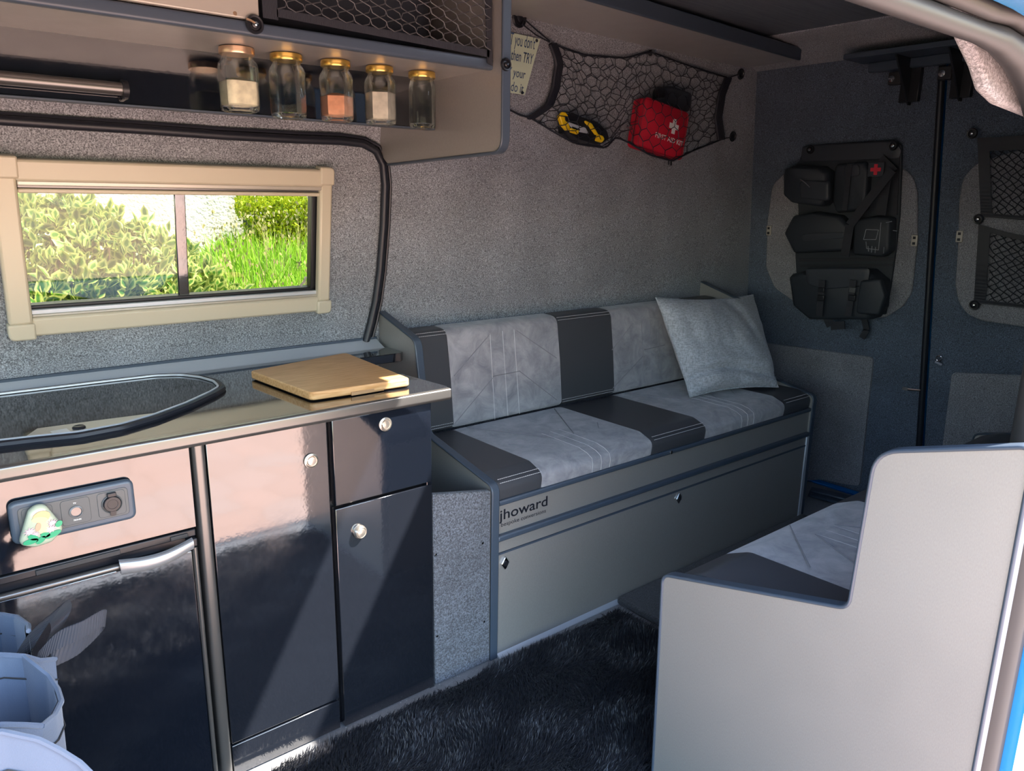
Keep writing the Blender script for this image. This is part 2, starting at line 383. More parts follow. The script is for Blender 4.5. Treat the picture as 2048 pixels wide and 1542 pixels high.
struct('door_3', seal_tube(seal_tube(MB(), .0095, .030, .0095, .030, .306), .026, .086, .0085, .024, .298), M['seal'], smooth=60)
tag(COL.objects['door_3'], 'grey rubber seal framing the open sliding doorway')
struct('trim_3', MB().prism(rpoly([(.812, 1.352), (.823, 1.342), (.864, 1.321), (.889, 1.302), (.932, 1.292), (1.016, 1.287), (1.30, 1.27), (1.30, 1.70), (.68, 1.70), (.76, 1.45)], [.004, .01, .03, .02, .03, 0, 0, 0, 0, 0], 4), 1, .331, .345), M['carpet_light'], bevel=.004)
struct('wall_right_lining', MB().prism(rpoly([(-1.6, 0), (-1.6, 1.76), (2.98, 1.76), (2.98, 0), (1.215, 0), (1.215, 1.395), (-.82, 1.395), (-.82, 0)], [0, 0, 0, 0, 0, .47, .2, 0], 10), 1, .283, .289), M['carpet'], smooth=0)
COL.objects['wall_right_lining'].name = 'wall_right.001'
# rear sill
sl = MB().slab([at(1616, 993, 2, .004), at(1712, 1020, 2, .004), at(1900, 1070, 2, .004), at(1930, 1050, 2, .004), at(1720, 1000, 2, .004), at(1622, 978, 2, .004)], (0, 0, 1), .012)
struct('trim_4', sl, M['edge'], bevel=.003)
struct('trim_5', MB().tube([at(1622, 982, 2, .02), at(1716, 1005, 2, .02), at(1920, 1052, 2, .02)], .005, 8), M['edge'])

struct('wall_rear', MB().box(3.06, 3.09, .25, 2.02, -.35, 1.8).box(2.9, 3.08, .25, 2.02, 1.79, 1.82).box(2.95, 3.08, .25, 2.02, -.08, -.02), M['blue'], smooth=0)
# rear doors
sA, sB = door_at(1884, 150), door_at(1840, 870)
def seam_y(z): return sB.y + (sA.y - sB.y) * (z - sB.z) / (sA.z - sB.z)
def door_panel(name, pts, m, off=0, th=.05, rad=0, bevel=.006, parent=None):
    pts = [D(y, z, off) for y, z in pts]
    mb = MB().slab(pts, -DN, th) if th > 0 else MB().slab(pts, DN, -th)
    if parent is None: return struct(name, mb, m, bevel=bevel)
    return link(name, mb, m, parent, bevel=bevel)
d1 = door_panel('door_1', rpoly([(1.955, .015), (1.955, 1.75), (seam_y(1.75) + .012, 1.75), (seam_y(.9) + .012, .9), (seam_y(.015) + .012, .015)], .012, 4), M['carpet_dark'])
d2 = door_panel('door_2', rpoly([(seam_y(.015) - .014, .015), (seam_y(.9) - .014, .9), (seam_y(1.75) - .014, 1.75), (.30, 1.75), (.30, .015)], .012, 4), M['carpet_dark'], off=-.006)
tag(d1, 'dark carpeted rear door carrying the black organiser'); tag(d2, 'dark carpeted rear door with the mesh pockets')
struct('trim_6', MB().tube([D(seam_y(z), z, .002) for z in (.02, .5, 1.0, 1.5, 1.74)], .011, 10), M['rubber'])
def pxslab(name, px, m, parent, off=0, th=.012, bevel=.004, rad=0, inset=None):
    pts = [door_at(u, v, off) for u, v in px]
    if rad:
        yz = rpoly([(p.y, p.z) for p in pts], rad, 5); pts = [D(y, z, off) for y, z in yz]
    return link(name, MB().slab(pts, DN, th), m, parent, bevel=bevel)
pxslab('window_blank', [(1587, 334), (1548, 368), (1538, 440), (1535, 535), (1552, 575), (1610, 616), (1650, 632), (1772, 635), (1808, 612), (1826, 585), (1838, 480), (1837, 386), (1830, 355), (1807, 334)], M['carpet_light'], d1, -.002, .014, .005, .07)
pxslab('lower_panel', [(1523, 684), (1750, 714), (1735, 850), (1722, 970), (1690, 966), (1650, 957), (1608, 960), (1500, 940)], M['carpet_light'], d1, -.002, .014, .005, .02)
pxslab('window_blank', [(1956, 326), (1928, 356), (1921, 400), (1918, 500), (1913, 569), (1920, 605), (1938, 628), (1968, 641), (2047, 652), (2200, 665), (2230, 600), (2240, 380), (2180, 300), (2040, 300)], M['carpet_light'], d2, .004, .014, .005, .07)
pxslab('lower_panel', [(1906, 744), (2060, 750), (2200, 760), (2200, 990), (1878, 960)], M['carpet_light'], d2, .004, .014, .005, .02)
def latch(u, v, parent, off):
    c = door_at(u, v, off + .004); b = link('latch_plate', MB().obox(c, DN, (0, 1, 0), (-.08, 0, 1), .006, .022, .04), M['cream_satin'], parent, bevel=.002)
    for s in (-1, 1):
        link('latch_hole', MB().obox(c + DN * .004 + Vector((0, 0, .010 * s)), DN, (0, 1, 0), (-.08, 0, 1), .003, .009, .009), M['plastic'], b)
latch(1538, 461, d1, .012); latch(1829, 481, d1, .012); latch(1919, 473, d2, .018)
c = door_at(1822, 779, .01)
link('lock_pin', MB().tube([c + Vector((0, .03, 0)), c, c + Vector((0, -.035, .004))], [.004, .006, .004], 8).obox(c + Vector((0, .02, 0)), (1, 0, 0), (0, 1, 0), (0, 0, 1), .012, .02, .012), M['chrome'], d1)
c = door_at(1878, 722, .012)
hk = thing('coat_hook', 'small chrome hook screwed to the dark right rear door below the mesh pockets', 'hook', tuple(c))
link('hook_ring', MB().tube([c + Vector((-.004, .010 * math.cos(a), .010 + .010 * math.sin(a))) for a in [k * PI / 6 for k in range(12)]], .002, 6, True), M['chrome'], hk)
link('hook_plate', MB().obox(c + Vector((0, 0, -.008)), (1, 0, 0), (0, 1, .3), (0, -.3, 1), .006, .026, .008), M['chrome'], hk)

# pelmet shelf over the lounge
pel = thing('overhead_shelf', 'long grey overhead shelf with dark edging running above the wall net', 'shelf', (2.0, 1.75, 1.70))
pp = [(1.09, 1.86), (1.09, 1.555), (2.745, 1.692), (2.76, 1.925)]
link('shelf_board', MB().prism(pp, 2, 1.70, 1.715), M['shelf_grey'], pel, smooth=0)
link('shelf_edging', MB().slab([(1.09, 1.555, 1.697), (2.745, 1.692, 1.697), (2.745, 1.692, 1.742), (1.09, 1.555, 1.742)], (.08, -1, 0), .012), M['edge'], pel, bevel=.004)

# rubber seal round the side window panel
sp = [(-60, 231), (0, 240), (130, 249), (300, 260), (450, 271), (600, 279), (680, 282), (725, 287), (752, 302), (766, 328), (770, 370), (767, 450), (760, 540), (752, 600), (742, 645), (730, 690), (726, 710)]
pts = [wall_at(u, v, .012) for u, v in sp]
ext = [Vector((x, wall_y(x, z) - .012, z)) for x, z in ((-.42, .80), (-.43, 1.0), (-.435, 1.18), (-.42, 1.27), (-.38, 1.31), (-.32, 1.328), (-.1, 1.331), (.1, 1.333))]
pts2 = ext + pts[1:]
struct('trim_7', MB().tube(pts2, .0105, 12), M['rubber'])
pts3 = [e_ + Vector((-.008, -.004, .012)) for e_ in ext[2:]] + [wall_at(u + (0 if i < 7 else 6 if i < 9 else 11), v - (13 if i < 7 else 10 if i < 9 else 0), .006) for i, (u, v) in enumerate(sp)]
struct('trim_8', MB().tube(pts3, .0045, 8), M['rubber'])

# ---------------------------------------------------------------- side window
def WP(x, z, off=0.0): return Vector((x, 1.95 - .15 * (z - .85) - off, z))
WNn = Vector((0, -1, -.15)).normalized()
def wbar(x0, x1, z0, z1, o0, o1, mb=None):
    mb = mb or MB(); return mb.slab([WP(x0, z0, o0), WP(x1, z0, o0), WP(x1, z1, o0), WP(x0, z1, o0)], (0, -1, -.15), o1 - o0)
win = MB(); 
wroot = struct('window_1', wbar(.205, .915, .932, .950, -.03, -.004).slab([WP(.205, 1.198, -.03), WP(.915, 1.198, -.03), WP(.915, 1.222, -.03), WP(.205, 1.222, -.03)], (0, -1, -.15), .026)
               .slab([WP(.880, .94, -.03), WP(.915, .94, -.03), WP(.915, 1.21, -.03), WP(.880, 1.21, -.03)], (0, -1, -.15), .026).slab([WP(.205, .94, -.03), WP(.228, .94, -.03), WP(.228, 1.21, -.03), WP(.205, 1.21, -.03)], (0, -1, -.15), .026), M['plastic'], bevel=.002)
tag(wroot, 'sliding side window in a cream blind frame')
wr = wroot; wr['_o'] = tuple(wroot.location)
lower = wbar(.225, .895, .883, .925, 0, .022)
link('frame_bottom', lower, M['cream'], wr, bevel=.006)
link('frame_bottom_rail', wbar(.228, .893, .925, .939, .0, .010), M['alu_bright'], wr, bevel=.002)
link('frame_bottom_lip', wbar(.228, .893, .923, .929, .010, .016), M['cream_satin'], wr, bevel=.002)
link('frame_top', wbar(.225, .895, 1.212, 1.256, 0, .034), M['cream'], wr, bevel=.006)
link('blind_cassette', wbar(.228, .893, 1.203, 1.213, 0, .026), M['cream_satin'], wr, bevel=.002)
link('blind_bar', wbar(.228, .893, 1.196, 1.2035, 0, .014), M['strut'], wr, bevel=.002)
link('blind_rail', wbar(.228, .893, 1.187, 1.1965, 0, .019), M['cream'], wr, bevel=.003)
link('frame_side', wbar(.183, .228, .912, 1.222, 0, .026), M['cream'], wr, bevel=.006)
link('frame_side', wbar(.890, .924, .912, 1.222, 0, .026), M['cream'], wr, bevel=.006)
for x0, x1, z0, z1, k in ((.180, .231, .878, .914, 0), (.887, .928, .878, .914, 1), (.180, .232, 1.218, 1.262, 3), (.885, .924, 1.218, 1.262, 2)):
    c4 = [(x0, z0), (x1, z0), (x1, z1), (x0, z1)]; rr = [0, 0, 0, 0]; rr[k] = .014
    pts = [WP(a, b, 0) for a, b in rpoly(c4, rr, 5)]
    link('frame_corner', MB().slab(pts, (0, -1, -.15), .029 if k < 2 else .037), M['cream'], wr, bevel=.004)
link('pane', wbar(.222, .562, .946, 1.205, -.020, -.017), M['tint'], wr, smooth=0)
link('pane', wbar(.545, .885, .946, 1.205, -.026, -.023), M['tint'], wr, smooth=0)
link('mullion', wbar(.541, .566, .945, 1.205, -.018, -.010), M['black'], wr, bevel=.002)
cc = WP(.868, .957, -.012)
link('corner_stay', MB().tube([WP(.868, .975, -.008), WP(.864, .962, -.008), WP(.852, .950, -.008)], .0035, 6), M['cream_satin'], wr)
text('glass_marking', 'SLA', WP(.842, 1.012, -.014), (1, 0, 0), (0, -.15, 1), .005, M['blackink'], wr, width=.018, bold=.03)
for k in range(3):
    text('glass_marking', ('TEMPERED', '43R  001', 'E11  GLASS')[k], WP(.838, 1.003 - .006 * k, -.014), (1, 0, 0), (0, -.15, 1), .0025, M['blackink'], wr, width=.022)

# ---------------------------------------------------------------- kitchen
kit = thing('kitchen_unit', 'black gloss kitchen unit with round push knobs along the far wall', 'cabinet', (.3, 1.66, 0))
kc = MB().box(.386, .90, 1.425, 1.88, .0, .735).box(-.5, -.11, 1.425, 1.88, 0, .735).box(-.11, .386, 1.425, 1.88, .576, .735)
link('carcass', kc, M['plastic'], kit, smooth=0)
link('end_panel', MB().box(.898, .912, 1.402, 1.90, .0, .738), M['black'], kit, bevel=.001)
d = link('door', MB().box(.412, .655, 1.400, 1.418, .084, .737), M['dusty'], kit, bevel=.0015)
def knob(px, pz, par, m, proud=.0055, sc=.88):
    b = link('knob', MB().lathe([(.001, 0), (.0165 * sc, 0), (.0175 * sc, -.004), (.0165 * sc, -proud * .75), (.0135 * sc, -proud), (.0125 * sc, -proud + .0015), (.012 * sc, -proud + .0015), (.010 * sc, -proud - .001), (.0005, -proud - .002)], (px, 1.4005, pz), 'y', 32), m, par)
    return b
knob(.617, .660, d, M['nickel'])
link('plinth', MB().box(.412, .655, 1.401, 1.418, .006, .078), M['dusty'], kit, bevel=.0015)
dr = link('drawer', MB().box(.666, .909, 1.398, 1.418, .547, .737), M['black'], kit, bevel=.0015)
knob(.791, .707, dr, M['nickel'])
d = link('door', MB().box(.666, .909, 1.400, 1.418, .004, .539), M['dusty'], kit, bevel=.0015)
knob(.719, .475, d, M['nickel'], .013)
link('upright', MB().prism(rpoly([(.386, 1.43), (.386, 1.392), (.409, 1.392), (.409, 1.43)], [0, .010, .010, 0], 6), 2, .005, .738), M['strut'], kit)
fa = link('fascia', MB().box(-.5, .383, 1.400, 1.418, .578, .737), M['black'], kit, bevel=.0015)
link('door', MB().box(-.498, -.112, 1.400, 1.418, .006, .570), M['dusty'], kit, bevel=.0015)
# fridge
fr = thing('fridge', 'built-in compressor fridge with black door and grey curved handle', 'fridge', (.15, 1.66, .005))
link('cabinet', MB().box(-.1, .380, 1.43, 1.86, .01, .57), M['plastic'], fr, smooth=0)
link('top_rail', MB().box(-.1, .381, 1.402, 1.43, .560, .574), M['plastic'], fr, bevel=.002)
link('grille', MB().box(.12, .25, 1.399, 1.41, .562, .571), M['seal'], fr, bevel=.001)
link('grille', MB().box(.335, .366, 1.399, 1.41, .562, .570), M['seal'], fr, bevel=.001)
dp = [(-.1, 1.40), (.372, 1.40), (.379, 1.412), (.379, 1.43), (-.1, 1.43)]
fd = link('door', MB().prism(dp, 2, .03, .534), M['black'], fr, bevel=.003)
link('door_rim', MB().tube([(-.1, 1.397, .541), (.25, 1.397, .541)], .0065, 10), M['strut'], fd)
link('door_side', MB().tube([(.3755, 1.398, .03), (.3755, 1.398, .54)], .0045, 10), M['strut'], fd)
def hf(s, t):
    x = .244 + .126 * s; bow = .016 * math.sin(PI * s); zc = .543 + .010 * s - .006 * math.sin(PI * s)
    a = PI * (t - .5) * 1.0
    return (x, 1.398 - .012 - bow * .6 - .006 * math.cos(a), zc + .0135 * math.sin(a) * (1 - .25 * s))
hm = MB().grid(hf, 16, 8)
hm.grid(lambda s, t: (hf(s, t)[0], hf(s, t)[1] + .006, hf(s, t)[2]), 16, 8)
link('handle', hm, M['handle_grey'], fd, smooth=60)
link('handle_hinge', MB().box(.362, .380, 1.392, 1.41, .543, .559), M['plastic'], fd, bevel=.002)

# socket panel
sk_ = thing('socket_panel', 'graphite triple power socket panel set in the black fascia above the fridge', 'power socket', (.188, 1.40, .63))
link('surround', MB().prism(rpoly([(.094, .628), (.281, .628), (.281, .702), (.094, .702)], .014), 1, 1.386, 1.400), M['panel_blue'], sk_, bevel=.006, seg=4)
link('inner_plate', MB().prism(rpoly([(.106, .640), (.270, .640), (.270, .691), (.106, .691)], .008), 1, 1.3848, 1.388), M['panel_grey'], sk_, bevel=.001)
for x in (.133, .188, .243):
    link('socket_plate', MB().prism(rpoly([(x - .022, .6435), (x + .022, .6435), (x + .022, .6885), (x - .022, .6885)], .007), 1, 1.3838, 1.386), M['panel_grey'], sk_, bevel=.0008)
link('tv_socket', MB().lathe([(.0105, 0), (.0105, -.003), (.0085, -.0045), (.0075, -.001), (.0005, -.001)], (.188, 1.384, .666), 'y', 28), M['handle_grey'], sk_)
link('socket_bore', MB().lathe([(.0078, 0), (.0076, -.0006), (.0005, -.0007)], (.188, 1.3832, .666), 'y', 20), M['black'], sk_)
text('tv_mark', 'TV', (.185, 1.3836, .680), (1, 0, 0), (0, 0, 1), .0028, M['whiteink'], sk_, bold=.02)
text('tv_mark', '75OHM', (.1825, 1.3836, .650), (1, 0, 0), (0, 0, 1), .0028, M['whiteink'], sk_, width=.0115, bold=.02)
link('socket_ring', MB().lathe([(.0165, 0), (.0165, -.002), (.0150, -.003), (.0145, -.001), (.001, -.001)], (.243, 1.384, .666), 'y', 28), M['panel_grey'], sk_)
cap = link('socket_cap', MB().lathe([(.0138, 0), (.0138, -.0045), (.0128, -.0058), (.0085, -.0058), (.0080, -.0052), (.0005, -.0052)], (.243, 1.383, .667), 'y', 28), M['plastic'], sk_)
link('cap_hinge', MB().box(.2365, .2505, 1.3775, 1.384, .680, .687), M['plastic'], cap, bevel=.001)
link('cap_tab', MB().prism(rpoly([(.239, .645), (.247, .645), (.248, .656), (.238, .656)], .002, 3), 1, 1.379, 1.384), M['plastic'], cap)

# painted pebble ornament
peb = thing('pebble_ornament', 'cream pebble ornament painted with a frog among water lilies, on the socket panel', 'ornament', (.132, 1.38, .628))
po = rpoly([(.0995, .6335), (.122, .6235), (.146, .6260), (.165, .643), (.163, .655), (.145, .6925), (.132, .6960), (.120, .688)], .014, 6)
pc = (.133, .657)
def pebble(sc, y): return [(pc[0] + (a - pc[0]) * sc, y, pc[1] + (b - pc[1]) * sc) for a, b in po]
pm = MB(); lv = [(.93, 1.384), (1.0, 1.379), (.99, 1.374), (.93, 1.3705), (.8, 1.3685), (.5, 1.3675)]
n_ = len(po)
for sc, y in lv: pm.v += pebble(sc, y)
pm.f += [(i * n_ + k, i * n_ + (k + 1) % n_, (i + 1) * n_ + (k + 1) % n_, (i + 1) * n_ + k) for i in range(len(lv) - 1) for k in range(n_)] + [tuple(range(n_)), tuple(range((len(lv) - 1) * n_, len(lv) * n_))]
M['pebble'] = mat('glazed cream', (.44, .48, .36), .2)
link('pebble', pm, M['pebble'], peb, smooth=80)
def blot(name, cx, cz, rx, rz, col, ang=0, y=1.3670, n=14, petals=0):
    if name not in M: M[name] = mat(name, col, .35)
    pts = []
    for k in range(n):
        a = 2 * PI * k / n; r = 1 if not petals else (1 if k % 2 == 0 else .45)
        px, pz = rx * r * math.cos(a), rz * r * math.sin(a); pts.append((cx + px * math.cos(ang) - pz * math.sin(ang), cz + px * math.sin(ang) + pz * math.cos(ang)))
    return link(name.replace(' ', '_'), MB().prism(pts, 1, y - .0004, y + .0012), M[name], peb, smooth=0)
blot('frog head', .1365, .6760, .0125, .0095, (.72, .42, .22), .15)
blot('frog mouth', .1335, .6715, .0115, .0050, (.80, .68, .30), -.2, 1.3666)
blot('frog belly', .1365, .6570, .0075, .0115, (.76, .68, .32), 0, 1.3668)
blot('frog arm', .1300, .6600, .0040, .0075, (.70, .34, .22), -.3, 1.3664)
for cx, cz, r in ((.1175, .655, .0095), (.1245, .6485, .0070), (.150, .662, .0085), (.147, .6520, .0100)): blot('lily flower', cx, cz, r, r * .75, (.72, .45, .50), .3, 1.3663, 18, 1)
for cx, cz, rx, a in ((.117, .6380, .011, .1), (.131, .6370, .0085, .6), (.149, .6420, .0125, .3), (.121, .6440, .008, -.5), (.159, .6580, .006, .8), (.138, .6440, .007, -.2)): blot('lily leaf', cx, cz, rx, .0045, (.03, .33, .16), a, 1.3661)

# worktop with its L-shaped rear shelf end
wt = thing('worktop', 'long dark gloss worktop with satin front edge over the kitchen unit', 'worktop', (.3, 1.66, .738))
top = [(-.6, 1.396), (.952, 1.396), (.962, 1.41), (.923, 1.806), (1.075, 1.800), (1.088, 1.812), (1.088, 1.93), (-.6, 1.93)]
link('top', MB().prism(rpoly(top, [0, .012, .008, .004, .006, .01, 0, 0], 5), 2, .740, .765), M['worktop'], wt, bevel=.002)
link('front_edge', MB().prism(rpoly([(1.396, .7655), (1.3845, .7655), (1.3835, .745), (1.388, .7385), (1.396, .7385)], [0, .006, .008, .004, 0], 5), 0, -.6, .955), M['strut'], wt)
up = thing('worktop_upstand', 'thin silver upstand strip along the back of the worktop', 'trim', (.3, 1.93, .765))
link('strip', MB().prism([(1.888, .765), (1.894, .766), (1.940, .784), (1.950, .784), (1.950, .765)], 0, -.6, 1.075), M['alu_bright'], up, smooth=0)
link('strip_cap', MB().tube([(-.6, 1.943, .786), (1.078, 1.943, .786)], .0045, 8), M['edge'], up)

# glass-lidded hob
hob = thing('hob_sink', 'recessed hob unit with a smoked glass lid in a black rubber rim', 'hob', (.1, 1.68, .765))
lid = [(-.55, 1.875), (.13, 1.883), (.33, 1.878), (.45, 1.872), (.505, 1.845), (.535, 1.79), (.548, 1.73), (.540, 1.668), (.505, 1.628), (.435, 1.565), (.36, 1.513), (.294, 1.482), (.22, 1.474), (.15, 1.492), (.05, 1.51), (-.55, 1.51)]
lidr = rpoly(lid, .06, 4)
link('rim', MB().tube([(a, b, .769) for a, b in lidr], .0075, 8, True), M['rubber'], hob)
cx_, cy_ = .1, 1.69
def inset(poly, dd):
    out = []; n = len(poly)
    for i in range(n):
        p = Vector(poly[i]); t = (Vector(poly[(i + 1) % n]) - Vector(poly[i - 1])).normalized(); nn = Vector((t.y, -t.x))
        out.append(tuple(p + nn * dd))
    return out
i1 = inset(lidr, .009)
if min(b for a, b in i1) < min(b for a, b in lidr): i1 = inset(lidr, -.009)
link('bright_bead', MB().tube([(a, b, .7745) for a, b in i1], .0028, 6, True), M['alu_bright'], hob)
link('glass_lid', MB().prism(i1, 2, .766, .7715), M['glass_lid'], hob, smooth=0)
tr = [at(52, 874, 2, .7722), at(75, 858, 2, .7722), at(185, 843, 2, .7722), at(325, 825, 2, .7722), at(240, 848, 2, .7722), at(130, 866, 2, .7722)]
link('control_strip', MB().slab(tr, (0, 0, 1), .0012), M['cream_satin'], hob, smooth=0)
c = at(158, 856, 2, .774); link('gas_knob', MB().lathe([(.011, 0), (.011, .002), (.009, .004), (.0075, .003), (.0005, .003)], c, 'z', 20), M['plastic'], hob)
c = at(121, 863, 2, .7737); link('sticker', MB().obox(c, (1, .1, 0), (-.1, 1, 0), (0, 0, 1), .026, .026, .0006), M['white'], hob)

# cutting board
cb = [at(500, 757, 2, .767), at(622, 803, 2, .767), at(822, 773, 2, .767), at(693, 719, 2, .767)]
tag_cb = thing('cutting_board', 'rectangular beech cutting board lying on the dark worktop', 'cutting board', tuple((cb[0] + cb[2]) / 2))
p2 = [(p.x, p.y) for p in cb]
link('board', MB().prism(rpoly(p2, .016, 6), 2, .768, .786), M['wood'], tag_cb, bevel=.003)
gx = cb[1].lerp(cb[2], .55); gd = (cb[2] - cb[1]).normalized()
M['grip_shade'] = mat('grip shadow wood', (.42, .24, .12), .6)  # darker wood, shade of the finger recess put into the colour
link('finger_grip', MB().prism(rpoly([(gx.x - .04, gx.y - .0012), (gx.x + .04, gx.y - .0006), (gx.x + .04, gx.y + .004), (gx.x - .04, gx.y + .004)], .001, 2), 2, .7672, .775), M['grip_shade'], tag_cb)

# ---------------------------------------------------------------- overhead locker over the kitchen
lk = thing('overhead_locker', 'grey overhead locker with glossy underside above the kitchen', 'locker', (.3, 1.6, 1.29))
link('base_board', MB().box(-.6, 1.072, 1.402, 1.86, 1.456, 1.472), M['alu'], lk, smooth=0)
link('front_rail', MB().prism(rpoly([(1.402, 1.455), (1.388, 1.455), (1.388, 1.478), (1.402, 1.478)], [0, .006, .006, 0]), 0, -.6, 1.072), M['edge'], lk)
link('back_board', MB().prism([(1.612, 1.345), (1.608, 1.348), (1.612, 1.457), (1.628, 1.457), (1.628, 1.345)], 0, -.6, 1.068), M['black'], lk, smooth=0)
link('back_lip', MB().box(-.6, 1.064, 1.603, 1.63, 1.343, 1.347), M['edge'], lk, bevel=.001)
ep = rpoly([(1.357, 1.74), (1.357, 1.288), (1.845, 1.272), (1.885, 1.30), (1.86, 1.74)], [0, .03, .004, 0, 0], 6)
link('end_panel', MB().prism(ep, 0, 1.073, 1.089), M['alu'], lk, smooth=0)
eo = [(1.352, 1.74)] + [(y - .004, z - .003) for y, z in ep[1:9]] 
edge_path = [(1.0815, y, z) for y, z in [(1.354, 1.74), (1.354, 1.5)] + list(ep[1:8]) + [(1.845, 1.272)]]
mb = MB()
def band(mb, path, x0, x1, t, close=False):
    """flat edging strip following a (y,z) profile"""
    n = len(path); L = []; 
    for i, p in enumerate(path):
        a = Vector(path[max(0, i - 1)]); b = Vector(path[min(n - 1, i + 1)]); d = (b - a).normalized(); nn = Vector((d.y, -d.x)); L.append((Vector(p), Vector(p) + nn * t))
    vs = [];
    for a, b in L: vs += [(x0, a.x, a.y), (x1, a.x, a.y), (x1, b.x, b.y), (x0, b.x, b.y)]
    fs = [(0, 1, 2, 3), (4 * n - 1, 4 * n - 2, 4 * n - 3, 4 * n - 4)]
    for i in range(n - 1):
        for k in range(4): fs.append((4 * i + k, 4 * i + (k + 1) % 4, 4 * i + 4 + (k + 1) % 4, 4 * i + 4 + k))
    return mb.add(vs, fs)
link('panel_edging', band(MB(), [(1.357, 1.74), (1.357, 1.5)] + list(ep[1:8]) + [(1.845, 1.272)], 1.070, 1.093, .0055), M['edge'], lk, bevel=.002)
link('flap_door', MB().prism(rpoly([(-.6, 1.480), (.560, 1.480), (.560, 1.73), (-.6, 1.73)], [0, .012, 0, 0]), 1, 1.385, 1.399), M['cream_satin'], lk, bevel=.002)
link('interior_back', MB().box(.50, 1.072, 1.80, 1.82, 1.47, 1.75), M['plastic'], lk, smooth=0)
link('divider', MB().box(.545, .558, 1.40, 1.80, 1.47, 1.75), M['plastic'], lk, smooth=0)
link('locker_top', MB().box(-.6, 1.072, 1.38, 1.86, 1.735, 1.75), M['ceiling'], lk, smooth=0)
link('screw', MB().lathe([(.0035, 0), (.003, -.001), (.0005, -.001)], at(470, 27, 1, 1.3848), 'y', 10), M['copper'], lk)
M['stuffdark'] = mat('dark fabric', (.02, .025, .035), .8)
bagb = thing('stowed_bag', 'dark soft bag stowed inside the open overhead locker behind the net', 'bag', (.80, 1.6, 1.473))
def softbox(x0, x1, y0, y1, z0, z1, amp=.012, n=10, seed=0):
    mb = MB()
    def F(s, t):
        a = 2 * PI * s; b = PI * (t - .5); f = lambda q: math.copysign(abs(q) ** .45, q)
        x = (x0 + x1) / 2 + (x1 - x0) / 2 * f(math.cos(a)) * abs(math.cos(b)) ** .45; y = (y0 + y1) / 2 + (y1 - y0) / 2 * f(math.sin(a)) * abs(math.cos(b)) ** .45
        z = (z0 + z1) / 2 + (z1 - z0) / 2 * f(math.sin(b)); nn = noise.noise(Vector((x, y, z)) * 14 + Vector((seed, 0, 0))) * amp
        return (x + nn, y + nn, max(z0, z + nn))
    return mb.grid(F, n * 3, n * 2)
link('bag_body', softbox(.60, 1.02, 1.50, 1.78, 1.473, 1.66, .02, seed=3), M['stuffdark'], bagb, smooth=80)

# elastic net over the locker opening
ln = thing('locker_net', 'black elastic net with webbing border stretched over the locker opening', 'net', (.80, 1.39, 1.476))
a0, a1, a2, a3 = Vector((.590, 1.383, 1.490)), Vector((1.057, 1.383, 1.478)), Vector((1.055, 1.38, 1.74)), Vector((.59, 1.38, 1.74))
def strip(p, q, up, wdt, th, nrm): return MB().slab([p, q, q + up * wdt, p + up * wdt], nrm, th)
link('bottom_band', strip(a0, a1, Vector((0, 0, 1)), .014, .002, (0, -1, 0)), M['webbing'], ln)
link('side_band', MB().slab([(.565, 1.383, 1.485), (.592, 1.383, 1.485), (.592, 1.383, 1.74), (.560, 1.383, 1.74)], (0, -1, 0), .002), M['webbing'], ln)
link('side_band', MB().slab([(1.052, 1.383, 1.466), (1.066, 1.383, 1.462), (1.060, 1.383, 1.74), (1.038, 1.383, 1.74)], (0, -1, 0), .002), M['webbing'], ln)
def bil(s, t): return (a0.lerp(a1, s)).lerp(a3.lerp(a2, s), t) + Vector((0, -.004, 0))
nm = MB()
rows, cols = 12, 14
for fam in (-1, 1):
    for k in range(-rows, cols + rows):
        pts = []
        for i in range(rows * 4 + 1):
            t = i / (rows * 4); s = (k + fam * t * rows * 1.0 + .18 * math.sin(i * PI / 2 + (0 if fam > 0 else PI))) / cols
            if 0 <= s <= 1: pts.append(bil(s, .05 + .95 * t) + Vector((0, -.003 * math.sin(t * 9 + k), 0)))
            elif pts: break
        if len(pts) > 2: nm.tube(pts, .0011, 4)
M['netgrey'] = mat('grey elastic cord', (.06, .06, .065), .5)
tag(link('mesh', nm, M['netgrey'], ln), kind='stuff')
def grommet(c, nrm, r, parent=None, name='grommet', face=M['plastic']):
    c = Vector(c); o = link(name, MB().lathe([(r, 0), (r * 1.02, .003), (r * .9, .006), (r * .72, .0055), (r * .60, .002), (r * .42, .0022), (r * .40, .006), (r * .28, .0075), (.0004, .0078)], c, nrm, 24), face, parent)
    return o
def hook_thing(c, nrm, r, label, group=None, metal=True):
    t = thing('net_hook', label, 'hook', tuple(c), group); grommet(c, nrm, r, t, 'eyelet')
    if metal: link('stud', MB().lathe([(r * .26, .006), (r * .22, .0095), (.0004, .0105)], c, nrm, 12), M['chrome'], t)
    return t
h1 = hook_thing((.549, 1.383, 1.472), (0, -1, 0), .0155, 'black ring hook with a metal snap at the left foot of the locker net')
link('snap', MB().tube([(.533, 1.376, 1.478), (.540, 1.374, 1.476), (.548, 1.375, 1.473)], .002, 6), M['copper'], h1)
hook_thing((1.077, 1.351, 1.462), (0, -1, 0), .013, 'black ring hook on the locker end panel at the right foot of the locker net')

# tube light under the locker
tl = thing('tube_light', 'slim dark tube lamp on the black board under the locker', 'lamp', (.2, 1.59, 1.36))
link('tube', MB().tube([(-.4, 1.594, 1.375), (.378, 1.594, 1.3715)], .0115, 16), M['strut'], tl)
link('end_cap', MB().tube([(.377, 1.594, 1.3715), (.387, 1.594, 1.3714)], [.0165, .0155], 18), M['plastic'], tl)
link('end_bracket', MB().box(.379, .386, 1.588, 1.610, 1.354, 1.365), M['plastic'], tl, bevel=.001)

